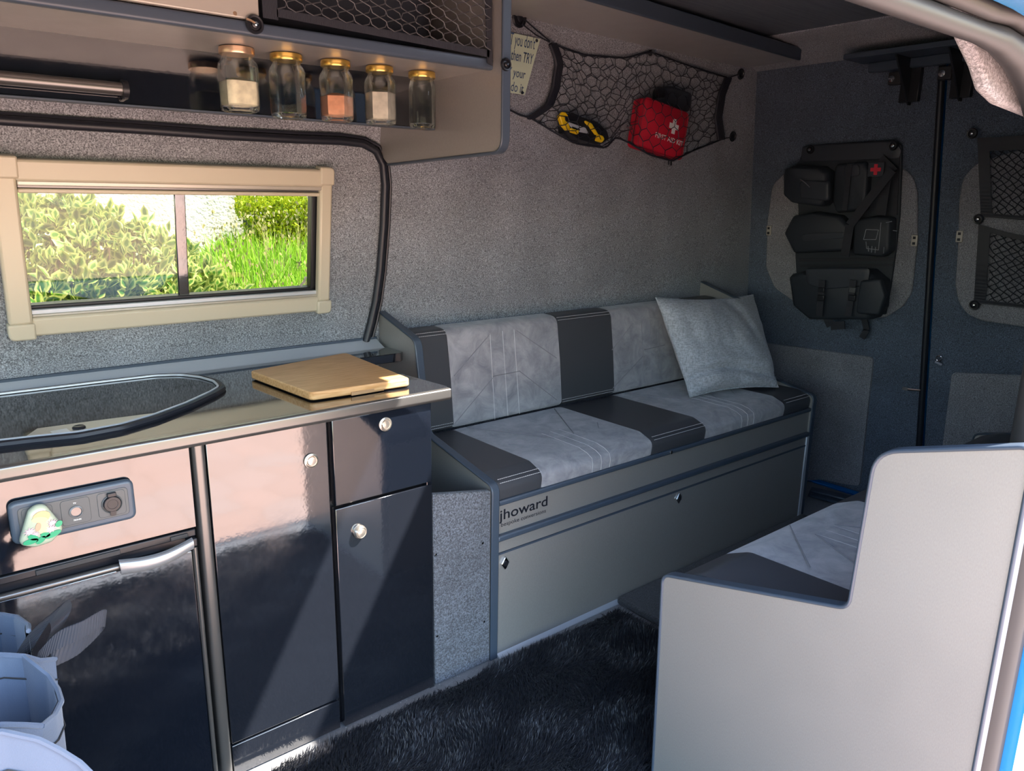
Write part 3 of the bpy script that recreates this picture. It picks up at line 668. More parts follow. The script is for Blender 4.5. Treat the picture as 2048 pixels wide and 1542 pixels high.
# glass jars hanging by their lids
def jar(x, r, h, sides, lidm, fill, fillh, label):
    y = 1.52; zt = 1.455; zb = zt - h
    t = thing('spice_jar', label, 'jar', (x, y, zb), 'glass jars hanging by their lids under the locker')
    L = .013; nk = .010
    ang = PI / sides if sides == 6 else PI / 4 if sides == 4 else 0
    n = sides if sides > 4 else 24
    rr = r / math.cos(PI / 6) * .97 if sides == 6 else r
    def sq(R, z, k):            # cross-section ring
        out = []
        N = 48
        for i in range(N):
            a = 2 * PI * i / N + .25
            if sides == 6:
                q = ((a + PI / 6) % (PI / 3)) - PI / 6; e = math.cos(PI / 6) / math.cos(q); e = e * .965 + .035 * 1.0
            elif sides == 4:
                q = ((a + PI / 4) % (PI / 2)) - PI / 4; e = min(1 / math.cos(q) * .86, 1.03)
            else: e = 1
            R_ = R * ((1 - k) + k * e / (math.cos(PI / 6) if sides == 6 else .86 if sides == 4 else 1) * .97); out.append((x + R_ * math.cos(a), y + R_ * math.sin(a), z))
        return out
    def rings(prof):
        mb = MB(); N = 48
        for R, z, k in prof: mb.v += sq(R, z, k)
        m = len(prof)
        mb.f = [(i * N + k, i * N + (k + 1) % N, (i + 1) * N + (k + 1) % N, (i + 1) * N + k) for i in range(m - 1) for k in range(N)] + [tuple(range(N)), tuple(range((m - 1) * N, m * N))]
        return mb
    g = [(r * .88, zt - .004, 0), (r * .88, zt - L - .002, 0), (r * .84, zt - L - .004, 0), (r * .86, zt - L - nk * .6, 0), (r * .97, zt - L - nk - .004, .8), (r, zt - L - nk - .012, 1), (r, zb + .012, 1), (r * .95, zb + .003, .9), (r * .80, zb, .6), (r * .60, zb + .004, .3)]
    gi = [(r * .72, zb + .009, .5), (r * .94, zb + .010, .9), (r * .965, zb + .02, 1), (r * .965, zt - L - nk - .013, 1), (r * .80, zt - L - nk, 0), (r * .80, zt - .006, 0)]
    link('glass', rings(g + gi), M['jar'], t, smooth=28)
    link('lid', MB().lathe([(r * .90, 0), (r * .96, -.001), (r * .98, -.004), (r * .98, -L + .002), (r * .96, -L), (r * .90, -L)], (x, y, zt), 'z', 48), lidm, t, smooth=50)
    if fill:
        zf = zb + fillh
        mb = rings([(r * .7, zb + .011, .5), (r * .93, zb + .013, .9), (r * .955, zb + .02, 1), (r * .955, zf - .004, 1), (r * .94, zf, 1), (r * .5, zf + .006, .5), (r * .1, zf + .008, 0)])
        link('contents', mb, fill, t, smooth=40)
    return t
jar(.566, .0330, .115, 4, M['copper'], M['sugar'], .054, 'leftmost hanging glass jar, square, copper lid, filled with pale sugar')
jar(.663, .0315, .120, 6, M['gold'], None, 0, 'larger empty hexagonal glass jar hanging between the sugar and paprika jars')
jar(.768, .0305, .119, 6, M['gold'], M['paprika'], .049, 'hanging hexagonal glass jar filled with orange brown paprika')
jar(.870, .0297, .119, 6, M['gold'], M['salt'], .065, 'hanging hexagonal glass jar heaped with coarse grey salt')
jar(.976, .0305, .119, 0, M['gold'], None, 0, 'rightmost hanging glass jar, empty and round, nearest the locker end panel')

# ---------------------------------------------------------------- far bench
def end_profile(pts, rad, mirror=None): return rpoly(pts, rad, 6)
bench = thing('bench_seat', 'long grey locker bench along the far wall with front flap and maker lettering', 'bench', (1.85, 1.65, 0))
prof = [(1.405, .0), (1.402, .487), (1.71, .547), (1.752, .803), (1.945, .858), (1.945, 0)]
rad = [0, .022, .03, .03, 0, 0]
pr = rpoly(prof, rad, 6)
def bench_end(x0, x1, root, pr=pr, sgn=1):
    p = link('end_panel', MB().prism(pr, 0, x0, x1), M['alu'], root, smooth=0)
    link('end_edging', band(MB(), pr if sgn < 0 else pr[:-1], x0 - .003, x1 + .003, -.006 * sgn), M['edge'], p, bevel=.0025)
    return p
bench_end(1.089, 1.107, bench); bench_end(2.592, 2.61, bench)
link('base_box', MB().box(1.107, 2.592, 1.43, 1.93, 0, .43), M['alu'], bench, smooth=0)
link('upper_board', MB().box(1.107, 2.592, 1.410, 1.43, .348, .430), M['alu'], bench, smooth=0)
link('top_lip', MB().box(1.107, 2.592, 1.402, 1.432, .429, .443), M['edge'], bench, bevel=.004)
link('mid_lip', MB().box(1.107, 2.592, 1.396, 1.43, .334, .350), M['edge'], bench, bevel=.004)
link('middle_board', MB().box(1.107, 2.592, 1.404, 1.43, .302, .336), M['alu'], bench, smooth=0)
fl = link('front_flap', MB().box(1.109, 2.575, 1.402, 1.43, .006, .297), M['alu'], bench, bevel=.0015)
link('flap_edging', MB().box(1.109, 2.575, 1.400, 1.43, .297, .3015), M['edge'], fl)
link('corner_strip', MB().box(2.575, 2.594, 1.398, 1.43, .0, .335), M['alu_bright'], bench, bevel=.002)
link('base_strip', MB().prism([(1.402, .012), (1.392, .002), (1.392, 0), (1.402, 0)], 0, 1.11, 2.575), M['alu_bright'], bench, smooth=0)
def latchlock(x, z, par):
    q = [(x - .013, z), (x, z - .020), (x + .013, z), (x, z + .020)]
    b = link('flap_latch', MB().prism(rpoly(q, .004, 4), 1, 1.396, 1.402), M['chrome'], par, bevel=.0015)
    link('latch_bolt', MB().lathe([(.0075, 0), (.007, -.003), (.004, -.003), (.0035, -.0015), (.0005, -.001)], (x, 1.396, z), 'y', 16), M['plastic'], b)
latchlock(1.131, .270, fl); latchlock(1.833, .274, fl)
link('screw', MB().lathe([(.006, 0), (.0055, -.003), (.0005, -.004)], (1.783, 1.402, .437), 'y', 12), M['chrome'], bench)
# lettering: the stem of the first letter runs off behind the end panel
text('lettering', 'jhoward', (1.1195, 1.4095, .3880), (1, 0, 0), (0, 0, 1), .029, M['blackink'], bench, width=.165, bold=.012)
text('lettering', 'bespoke conversions', (1.124, 1.4095, .3690), (1, 0, 0), (0, 0, 1), .0115, M['blackink'], bench, width=.153)

# carpeted side panel between kitchen and bench
sp_ = thing('carpeted_side_panel', 'narrow grey carpeted panel between the kitchen unit and the bench', 'panel', (1.0, 1.41, 0))
link('panel', MB().prism([(.914, .004), (1.084, .004), (1.084, .480), (.914, .512)], 1, 1.400, 1.418), M['carpet_side'], sp_, bevel=.003)
for u, v in ((871, 1109), (965, 1086), (874, 1272), (968, 1243)):
    link('screw', MB().lathe([(.0035, 0), (.003, -.0015), (.0005, -.002)], at(u, v, 1, 1.399), 'y', 10), M['chrome'], sp_)

# cushions
seatP = rpoly([(1.41, .442), (1.404, .484), (1.46, .505), (1.83, .503), (1.83, .442)], [.004, .03, .05, .02, 0], 6)
backP = rpoly([(1.812, .506), (1.828, .66), (1.850, .806), (1.93, .810), (1.945, .506)], [.02, .2, .035, .02, 0], 7)
sc_ = thing('seat_cushion', 'long bench seat cushion of suede and charcoal leatherette blocks', 'cushion', (1.85, 1.6, .443))
bc_ = thing('back_cushion', 'long upright back cushion of suede and charcoal blocks against the far wall', 'cushion', (1.85, 1.88, .506))
def cushion(root, P, segs, names=('leather_block', 'suede_block')):
    for x0, x1, lea in segs:
        mb = MB(); n = len(P); cx = sum(p[0] for p in P) / n; cz = sum(p[1] for p in P) / n
        xs = [(x0, .985), (x0 + .004, .997), (x0 + .012, 1), (x1 - .012, 1), (x1 - .004, .997), (x1, .985)]
        for x, k in xs: mb.v += [(x, cx + (a - cx) * k, cz + (b - cz) * k) for a, b in P]
        mb.f = [(i * n + k, i * n + (k + 1) % n, (i + 1) * n + (k + 1) % n, (i + 1) * n + k) for i in range(len(xs) - 1) for k in range(n)] + [tuple(range(n)), tuple(range(5 * n, 6 * n))]
        link(names[0] if lea else names[1], mb, M['leather'] if lea else M['suede'], root, smooth=50)
cushion(sc_, seatP, [(1.110, 1.261, 1), (1.261, 1.700, 0), (1.700, 1.960, 1), (1.960, 2.415, 0), (2.415, 2.588, 1)])
cushion(bc_, backP, [(1.110, 1.261, 1), (1.261, 1.705, 0), (1.705, 1.962, 1), (1.962, 2.415, 0), (2.415, 2.588, 1)])
def back_y(z): return 1.812 + (.016 * (z - .506) / .154 if z < .66 else .016 + .022 * (z - .66) / .146)
def back_at(u, v):
    y = 1.82
    for _ in range(15):
        p = at(u, v, 1, y); y = back_y(min(.79, p.z)) - .0006
    return p
def seam(root, pts, mtl=None, r=.0013): link('quilting', MB().tube(pts, r, 5), mtl or M['seam'], root)
def stitch(root, p, q, n, r=.0008):
    mb = MB(); p, q = Vector(p), Vector(q)
    for i in range(n): mb.tube([p.lerp(q, (i + .12) / n), p.lerp(q, (i + .82) / n)], r, 4)
    link('stitching', mb, M['stitch'], root)
def pxl(a, b, k=8): return [back_at(a[0] + (b[0] - a[0]) * i / k, a[1] + (b[1] - a[1]) * i / k) for i in range(k + 1)]
for a, b in (((980, 667), (990, 839)), ((1005, 662), (1016, 832)), ((1028, 659), (1039, 828)), ((985, 753), (1040, 742)), ((980, 668), (908, 752)), ((987, 754), (909, 848)), ((1033, 661), (1113, 716)), ((1040, 743), (1114, 800)),
             ((1283, 640), (1288, 765)), ((1300, 640), (1304, 758)), ((1316, 640), (1322, 755)), ((1288, 700), (1330, 690)), ((1266, 646), (1224, 700)), ((1286, 712), (1226, 776))):
    seam(bc_, pxl(a, b), M['stitch'] if a[0] - b[0] in (-10, -11) else M['seam'], .0009 if abs(a[0] - b[0]) < 12 and a[1] < 670 else .0013)
def seat_z(y):
    if y > 1.46: return .5055
    return .484 + .02 * (y - 1.41) / .05
def seat_at(u, v):
    z = .50
    for _ in range(25):
        p = at(u, v, 2, z); z = .5 * z + .5 * (seat_z(max(1.42, p.y)) + .0006)
    return p
for x in (1.445, 1.480, 1.515, 2.15, 2.185, 2.22):
    seam(sc_, [(x, y, z) for y, z in ((1.4055, .446), (1.4035, .470), (1.408, .487), (1.428, .4975), (1.46, .5045), (1.56, .5060), (1.62, .5058))], M['stitch'], .0008)
for a, b in (((1.30, 1.80), (1.44, 1.56)), ((1.66, 1.80), (1.52, 1.56)), ((2.0, 1.80), (2.14, 1.56)), ((2.36, 1.80), (2.22, 1.56)), ((1.30, 1.60), (1.44, 1.44)), ((1.66, 1.60), (1.52, 1.44)), ((2.0, 1.60), (2.14, 1.44)), ((2.36, 1.60), (2.23, 1.44))):
    seam(sc_, [(a[0], a[1], .5058), (b[0], b[1], seat_z(b[1]) + .001)])
for x0, x1, n in ((1.118, 1.258, 22), (1.706, 1.955, 38), (2.420, 2.58, 24)):
    for y, z in ((1.4075, .4895), (1.4175, .4965)): stitch(sc_, (x0, y, z), (x1, y, z), n)
    for y, z in ((1.8465, .7935), (1.853, .8015)): stitch(bc_, (x0, y, z), (x1, y, z), n)
    stitch(bc_, (x0, 1.8125, .527), (x1, 1.8125, .527), n); stitch(bc_, (x0, 1.812, .519), (x1, 1.812, .519), n)

# scatter cushion
P00 = at(1380, 794, 2, .512); P10 = at(1556, 774, 2, .514); P01 = at(1312, 596, 1, 1.775); P11 = at(1506, 590, 1, 1.80)
P00.y += 0.0
pil = thing('scatter_cushion', 'square pale grey linen cushion leaning on the far end of the bench', 'cushion', tuple((P00 + P10) / 2))
pn = (P10 - P00).cross(P01 - P00).normalized()
if pn.y > 0: pn = -pn
def pillow(side):
    def F(s, t):
        a, b = 2 * s - 1, 2 * t - 1
        base = P00.lerp(P10, s).lerp(P01.lerp(P11, s), t)
        pin = .05 * ((1 - a * a) * abs(b) ** 3 * math.copysign(1, b)); pin2 = .04 * ((1 - b * b) * abs(a) ** 3 * math.copysign(1, a))
        ux = (P10 - P00).normalized(); uy = (P01 - P00).normalized()
        base = base - uy * pin * .30 - ux * pin2 * .22
        th = (max(0, 1 - abs(a) ** 2.4) * max(0, 1 - abs(b) ** 2.4)) ** .55
        q = base * 6
        wr_ = noise.noise(Vector((base.x * 7, base.y * 7, base.z * 7))) * .020 + noise.noise(Vector((base.x * 22, base.z * 22, 1))) * .007
        fold = -.034 * math.exp(-((s - .62 - .25 * (1 - t)) / .045) ** 2) * max(0, t - .25)
        fold2 = -.026 * math.exp(-((t - .17 - .06 * math.sin(s * 5)) / .035) ** 2)
        return base + pn * side * (th * .085 + (wr_ + (fold + fold2 if side > 0 else 0)) * min(1, th * 1.6))
    return F
pm = MB().grid(pillow(1), 44, 44).grid(pillow(-1), 44, 44)
link('cover', pm, M['linen'], pil, smooth=80)
e = [pillow(1)(s, t) for s, t in [(i / 20, 0) for i in range(21)] + [(1, i / 20) for i in range(1, 21)] + [(1 - i / 20, 1) for i in range(1, 21)] + [(0, 1 - i / 20) for i in range(1, 20)]]
link('piped_seam', MB().tube(e, .0028, 6, True), M['linen'], pil)

# ---------------------------------------------------------------- near bench beside the sliding door
nb = thing('near_bench', 'grey locker bench beside the sliding door with an L-shaped end panel', 'bench', (1.85, .57, 0))
prof2 = [(.842, .0), (.850, .478), (.487, .572), (.478, .832), (.290, .890), (.290, 0)]
pr2 = rpoly(prof2, [0, .018, .028, .045, .01, 0], 7)
bench_end(1.085, 1.103, nb, pr2, -1); bench_end(2.592, 2.61, nb, pr2, -1)
link('base_box', MB().box(1.103, 2.592, .335, .815, 0, .43), M['alu'], nb, smooth=0)
link('front_board', MB().box(1.103, 2.592, .815, .838, .0, .443), M['alu'], nb, bevel=.003)
sc2 = thing('seat_cushion', 'suede and charcoal seat cushion on the near bench behind its end panel', 'cushion', (1.85, .64, .443))
seatP2 = [(2.262 - 1.404 - y + 0.0, z) for y, z in seatP]
seatP2 = rpoly([(.838, .442), (.842, .476), (.780, .505), (.44, .515), (.44, .442)], [.004, .03, .05, .02, 0], 6)
cushion(sc2, seatP2, [(1.106, 1.262, 1), (1.262, 1.700, 0), (1.700, 1.960, 1), (1.960, 2.415, 0), (2.415, 2.588, 1)])
bc2 = thing('back_cushion', 'grey back cushion of the near bench, its top just showing past the end panel', 'cushion', (1.85, .38, .506))
backP2 = rpoly([(.455, .516), (.435, .66), (.405, .80), (.30, .815), (.30, .516)], [.02, .2, .035, .02, 0], 7)
cushion(bc2, backP2, [(1.106, 1.262, 1), (1.262, 1.705, 0), (1.705, 1.962, 1), (1.962, 2.415, 0), (2.415, 2.588, 1)])
for x in (1.445, 1.480, 1.515):
    seam(sc2, [(x, y, z) for y, z in ((.81, .4895), (.78, .4995), (.74, .5055), (.6, .5105))], M['stitch'], .0008)
for a, b in (((1.30, .50), (1.44, .74)), ((1.66, .50), (1.52, .74)), ((1.28, .66), (1.44, .80))):
    seam(sc2, [(a[0], a[1], .5140), (b[0], b[1], .507)])
stitch(sc2, (1.2645, .79, .498), (1.2645, .47, .5155), 60, .0009)

# ---------------------------------------------------------------- floor coverings
rg = MB().prism(rpoly([(-.12, .36), (1.07, .36), (1.07, .868), (1.525, .868), (1.525, 1.362), (-.12, 1.362)], .02), 2, .001, .008)
rug = thing('shag_rug', 'black deep pile shag rug on the van floor', 'rug', (.8, 1.1, 0))
link('rug_backing', rg, M['pile'], rug, smooth=0)
NB = 165000
bx = nr.uniform(-.118, 1.523, NB); by = nr.uniform(.870, 1.360, NB); bx[:30000] = nr.uniform(-.118, 1.065, 30000); by[:30000] = nr.uniform(.365, .87, 30000)
def lf(x, y, s, o): return np.sin(x * s + o) * np.cos(y * s * 1.3 - o * 2) + .6 * np.sin((x * .7 + y) * s * 1.9 + o * 3) + .4 * np.cos((x - y * 1.4) * s * 2.7 + o)
ang = 1.5 * lf(bx, by, 9, .7) + nr.normal(0, .5, NB) - .8
lean = np.clip(.5 + .35 * lf(bx, by, 13, 2.1) + nr.normal(0, .18, NB), .05, 1.25)
hh = nr.uniform(.020, .032, NB)
dx, dy = np.cos(ang) * np.sin(lean) * hh, np.sin(ang) * np.sin(lean) * hh; dz = np.cos(lean) * hh
wa = nr.uniform(0, PI, NB); wx, wy = np.cos(wa) * .0009, np.sin(wa) * .0009
z0 = np.full(NB, .006)
V = np.zeros((NB, 5, 3))
V[:, 0] = np.stack([bx - wx, by - wy, z0], 1); V[:, 1] = np.stack([bx + wx, by + wy, z0], 1)
V[:, 2] = np.stack([bx - wx + dx * .4, by - wy + dy * .4, z0 + dz * .62], 1); V[:, 3] = np.stack([bx + wx + dx * .4, by + wy + dy * .4, z0 + dz * .62], 1)
V[:, 4] = np.stack([bx + dx, by + dy, z0 + dz], 1)
base = (np.arange(NB) * 5)[:, None]
idx = np.concatenate([base + np.array([[0, 1, 3]]), base + np.array([[0, 3, 2]]), base + np.array([[2, 3, 4]])], 1).ravel()
tag(bulk('pile', V.reshape(-1, 3), 3, idx, M['pile'], rug), kind='stuff')
cm = thing('carpet_mat', 'short pile grey-brown carpet mat on the floor between the two benches', 'carpet', (2.08, 1.13, 0))
link('mat', MB().prism(rpoly([(1.565, .845), (2.60, .845), (2.60, 1.398), (1.565, 1.398)], .01), 2, .001, .022), M['carpet_mat'], cm, bevel=.006)

# ---------------------------------------------------------------- folded organiser bag by the fridge (bottom left)
bg = thing('fabric_bag', 'blue grey fabric organiser bag with black webbing handles in front of the fridge', 'bag', (.0, 1.12, 0.0))
BY = 1.16
def bpt(u, v, y): return at(u, v, 1, y)
def sheet(name, edge, depth, y0, m=M['bag'], th=.004):
    """a fabric wall hanging down from a rim given as 3-D points"""
    pts = [Vector(p) for p in edge]; n = len(pts) - 1
    def ip(s):
        f = s * n; i = min(n - 1, int(f)); return pts[i].lerp(pts[i + 1], f - i)
    def F(s, t):
        p = ip(s); wv = .006 * math.sin(s * 9 + t * 5) * t
        return p + Vector((-.02 * t + wv, wv, -(p.z - .012) * t))
    mb = MB().grid(F, 24, 12).grid(lambda s, t: F(s, t) + Vector((-th, th, 0)), 24, 12)
    o = link(name, mb, m, bg, smooth=70)
    link('hem', MB().tube([ip(i / 24) for i in range(25)], th * .9, 6), m, o)
    link('hem', MB().tube([F(i / 24, .035 / depth * .8) + Vector((.001, -.002, 0)) for i in range(25)], .0012, 5), M['seal'], o)
    return o
sheet('rear_wall', [bpt(0, 1228, 1.28) + Vector((-.30, 0, .01)), bpt(0, 1228, 1.28), bpt(33, 1234, 1.25), bpt(57, 1251, 1.22)], .5, 1.2)
sheet('side_wall', [bpt(33, 1233, 1.25), bpt(57, 1251, 1.20), bpt(57, 1262, 1.18)], .5, 1.2)
sheet('pocket_wall', [bpt(0, 1309, 1.15) + Vector((-.28, .01, .005)), bpt(0, 1309, 1.15), bpt(48, 1312, 1.14), bpt(80, 1321, 1.15), bpt(111, 1318, 1.17)], .45, 1.2)
sheet('middle_wall', [bpt(48, 1312, 1.14), bpt(70, 1330, 1.12), bpt(98, 1352, 1.10), bpt(116, 1380, 1.07), bpt(123, 1403, 1.04), bpt(110, 1430, 1.01), bpt(84, 1452, .98)], .42, 1.1)
sheet('front_wall', [bpt(0, 1449, .97) + Vector((-.27, 0, .003)), bpt(0, 1449, .97), bpt(50, 1450, .975), bpt(84, 1452, .98)], .40, 1.1)
sheet('outer_pocket', [bpt(0, 1462, .94) + Vector((-.25, 0, 0)), bpt(0, 1462, .94), bpt(76, 1478, .93), bpt(120, 1500, .925), bpt(160, 1525, .92), bpt(200, 1565, .91)], .32, 1.0)
lw = [bpt(0, 1228, 1.28) + Vector((-.30, 0, .01)), bpt(0, 1309, 1.15) + Vector((-.29, .01, .005)), bpt(0, 1449, .97) + Vector((-.27, 0, .003)), bpt(0, 1462, .94) + Vector((-.25, 0, 0))]
sheet('left_wall', lw, .4, 1.1)
link('bag_base', MB().prism([(p.x, p.y) for p in (lw[0], lw[1], lw[3], bpt(120, 1500, .925), bpt(57, 1262, 1.24))], 2, .01, .016), M['bag'], bg, smooth=0)
def strap(path, wdir, wd, name='handle'):
    pts = [Vector(p) for p in path]; n = len(pts) - 1
    def ip(s):
        f = s * n; i = min(n - 1, int(f)); q = f - i
        p0, p1, p2, p3 = pts[max(0, i - 1)], pts[i], pts[i + 1], pts[min(n, i + 2)]
        return .5 * ((2 * p1) + (p2 - p0) * q + (2 * p0 - 5 * p1 + 4 * p2 - p3) * q * q + (3 * p1 - p0 - 3 * p2 + p3) * q ** 3)
    def wv(s):
        f = s * (len(wdir) - 1); i = min(len(wdir) - 2, int(f)); return Vector(wdir[i]).lerp(Vector(wdir[i + 1]), f - i)
    K = 96
    def F(s, t):
        rib = .0006 * math.sin(s * K * PI); return ip(s) + wv(s) * (wd * (t - .5)) + Vector((0, -rib, rib))
    mb = MB().grid(F, K * 2, 4).grid(lambda s, t: F(s, t) + Vector((.001, .002, 0)), K * 2, 4)
    return link(name, mb, M['strap'], bg, smooth=60)
strap([bpt(40, 1320, 1.19), bpt(70, 1268, 1.18), bpt(110, 1222, 1.17), bpt(122, 1240, 1.20), bpt(96, 1290, 1.21), bpt(60, 1330, 1.21)], [(.7, -.2, .5), (.8, -.2, .5), (.7, .1, .5), (.7, .2, .5), (.7, 0, .5)], .042)
strap([bpt(70, 1325, 1.16), bpt(110, 1285, 1.15), bpt(160, 1262, 1.14), bpt(203, 1238, 1.15), bpt(208, 1246, 1.17), bpt(165, 1290, 1.17), bpt(100, 1318, 1.17)], [(.3, -.2, .9), (.25, -.2, .9), (.1, -.3, .9), (.1, -.2, .8), (.25, -.3, .8), (.3, 0, .9)], .036)

# ---------------------------------------------------------------- wall net over the lounge and what it holds
KIT = wall_at(1325, 258, .04); LMP = wall_at(1157, 262, .03)
def bulge(x, z):
    d1 = ((x - KIT.x + .035) / .205) ** 6 + ((z - KIT.z + .01) / .135) ** 6; d2 = ((x - LMP.x) / .13) ** 4 + ((z - LMP.z - .01) / .06) ** 4
    return .014 + .094 * math.exp(-d1) + .062 * math.exp(-d2)
def netp(u, v, extra=0):
    p = wall_at(u, v, .02)
    for _ in range(4): p = wall_at(u, v, max(.006, bulge(p.x, p.z) + extra))
    return p
TOPe = [(1106, 88), (1170, 110), (1250, 116), (1300, 103), (1380, 132), (1457, 156)]
BOTe = [(1062, 236), (1108, 264), (1150, 287), (1212, 296), (1232, 274), (1256, 284), (1300, 310), (1345, 322), (1385, 302), (1443, 279)]
LEFe = [(1106, 88), (1117, 130), (1116, 175), (1098, 210), (1062, 236)]
RIGe = [(1457, 156), (1444, 190), (1437, 235), (1443, 279)]
def pl(P, s):
    L = [0]
    for a, b in zip(P, P[1:]): L.append(L[-1] + math.dist(a, b))
    q = s * L[-1]
    for i in range(len(P) - 1):
        if q <= L[i + 1] or i == len(P) - 2:
            f = (q - L[i]) / (L[i + 1] - L[i]); return (P[i][0] + (P[i + 1][0] - P[i][0]) * f, P[i][1] + (P[i + 1][1] - P[i][1]) * f)
def coons(s, t):
    a, b, c, d = pl(TOPe, s), pl(BOTe, s), pl(LEFe, t), pl(RIGe, t)
    c00, c10, c01, c11 = TOPe[0], TOPe[-1], BOTe[0], BOTe[-1]
    return tuple((1 - t) * a[i] + t * b[i] + (1 - s) * c[i] + s * d[i] - ((1 - s) * (1 - t) * c00[i] + s * (1 - t) * c10[i] + (1 - s) * t * c01[i] + s * t * c11[i]) for i in (0, 1))
wnet = thing('wall_net', 'black cargo net hung on the carpeted wall above the bench', 'net', tuple(wall_at(1280, 240, .02)))
def hexnet(nu, nv, amp, extra, jit, seed, r=.0012):
    rr = random.Random(seed); pt = {}
    for j in range(nv + 1):
        for k in range(2 * nu + 1):
            s = k / (2 * nu); t = (j + (amp if (k + j) % 2 == 0 else -amp)) / nv
            s = min(1, max(0, s + rr.uniform(-jit, jit) / nu)); t = min(1, max(0, t + rr.uniform(-jit, jit) / nv))
            u, v = coons(s, t); pt[j, k] = netp(u, v, extra)
    mb = MB()
    for j in range(nv + 1):
        for k in range(2 * nu):
            mb.tube([pt[j, k], pt[j, k + 1]], r, 4)
        if j < nv:
            for k in range(2 * nu + 1):
                if (k + j) % 2 == 0: mb.tube([pt[j, k], pt[j + 1, k]], r, 4)
    return mb
tag(link('netting', hexnet(17, 9, .22, 0, .09, 3, .0014), M['net'], wnet), kind='stuff')
tag(link('netting', hexnet(12, 8, .20, -.045, .20, 9, .0011), M['net'], wnet), kind='stuff')
for P, r in ((TOPe, .0028), (BOTe, .0032)):
    link('border_cord', MB().tube([netp(*pl(P, i / 40)) for i in range(41)], r, 6), M['net'], wnet)
for P, side in ((LEFe, -1), (RIGe, 1)):
    mb = MB()
    for q in range(5): mb.tube([netp(pl(P, i / 20)[0] + side * (-4.5 + q * 2.6) * (1 if side < 0 else -1) + (3 * math.sin(i * .15 * PI) if side < 0 else 0), pl(P, i / 20)[1] + (i / 20) * 0, .002 * q) for i in range(21)], .0058, 6)
    link('gathered_edge', mb, M['net'], wnet)
def cord(px, r=.0022): link('hook_cord', MB().tube([netp(u, v) for u, v in px], r, 6), M['net'], wnet)
cord([(1048, 38), (1075, 62), (1103, 85)]); cord([(1043, 47), (1072, 70), (1103, 86)]); cord([(1457, 156), (1468, 152), (1480, 148)]); cord([(1443, 279), (1453, 276), (1464, 274)])
cord([(1062, 236), (1040, 230), (1012, 216)], .003)
for u, v in ((1102, 85), (1456, 156), (1443, 279), (1255, 254)):
    link('cord_clip', MB().tube([netp(u - 1.5, v, .003), netp(u + 1.5, v - 2, .003)], .0035, 6), M['chrome'], wnet)
def whook(u, v, r, label): return hook_thing(wall_at(u, v, .001), (0, -1, -.12), r, label, metal=False)
whook(1038, 36, .026, 'black round wall hook at the top left corner of the wall net')
whook(1481, 148, .021, 'black round wall hook at the top right corner of the wall net')
whook(1465, 273, .020, 'black round wall hook at the bottom right corner of the wall net')
hc = wall_at(1300, 106, .001)
th_ = thing('net_hook', 'small metal hook holding up the middle of the wall net top edge', 'hook', tuple(hc))
link('hook_base', MB().lathe([(.010, 0), (.010, .004), (.006, .008), (.0005, .010)], hc, (0, -1, -.1), 16), M['plastic'], th_)
link('hook_pin', MB().tube([hc + Vector((0, -.008, 0)), hc + Vector((0, -.022, 0)), hc + Vector((0, -.024, .008))], .003, 6), M['chrome'], th_)

# first aid kit
fa_ = thing('first_aid_kit', 'red zipped first aid bag with white cross held in the wall net', 'first aid kit', tuple(KIT))
FR = at(1332, 262, 1, KIT.y - .045)
A = at(1292, 196, 1, FR.y); B = at(1387, 229, 1, FR.y); C_ = at(1357, 321, 1, FR.y); Dd = at(1271, 289, 1, FR.y)
kx = ((B - A) + (C_ - Dd)).normalized(); kz = ((A - Dd) + (B - C_)); kz = (kz - kx * kz.dot(kx)).normalized(); ky = kx.cross(kz)   # ky ~ +y
if ky.y < 0: ky = -ky
cen = (A + B + C_ + Dd) / 4; hw = ((B - A).length + (C_ - Dd).length) / 4 * .97; hh_ = ((A - Dd).length + (B - C_).length) / 4 * .98
def kitbox(k, d0, d1, r, puff=0):
    poly = rpoly([(-hw * k, -hh_ * k), (hw * k, -hh_ * k), (hw * k, hh_ * k), (-hw * k, hh_ * k)], r, 6); n = len(poly); mb = MB()
    lev = [(1 - .06, d0), (1, d0 + .006), (1, d1 - .006), (1 - .06, d1)]
    for s_, d_ in lev: mb.v += [cen + kx * (a * s_) + kz * (b * s_) + ky * d_ for a, b in poly]
    mb.f = [(i * n + q, i * n + (q + 1) % n, (i + 1) * n + (q + 1) % n, (i + 1) * n + q) for i in range(3) for q in range(n)] + [tuple(range(n)), tuple(range(3 * n, 4 * n))]
    return mb
link('body', kitbox(1, .030, .056, .02), M['red'], fa_, smooth=50)
link('front', kitbox(1, -.002, .026, .02), M['red'], fa_, smooth=50)
link('zip', kitbox(.985, .024, .032, .02), M['plastic'], fa_, smooth=50)
for d_ in (.001, .023, .033):
    poly = rpoly([(-hw, -hh_), (hw, -hh_), (hw, hh_), (-hw, hh_)], .02, 6)
    link('piping', MB().tube([cen + kx * a + kz * b + ky * d_ for a, b in poly], .0022, 6, True), M['red_dark'], fa_)
cxk = cen + kx * (hw * .38) + kz * (hh_ * .25) - ky * .0035
link('white_cross', MB().obox(cxk, kx, kz, ky, .018, .050, .001).obox(cxk, kx, kz, ky, .050, .018, .0011), M['whiteink'], fa_, smooth=0)
text('lettering', 'FIRST AID KIT', cen + kx * (-hw * .38) + kz * (-hh_ * .42) - ky * .003, kx, kz, .017, M['whiteink'], fa_, width=hw * 1.28, bold=.02)
for s_ in (.18, .30):
    link('zip_pull', MB().tube([cen + kx * (hw * s_ + .06) - kz * (hh_ + .0) + ky * .028, cen + kx * (hw * s_ + .062) - kz * (hh_ + .022) + ky * .026], .0032, 6), M['plastic'], fa_)
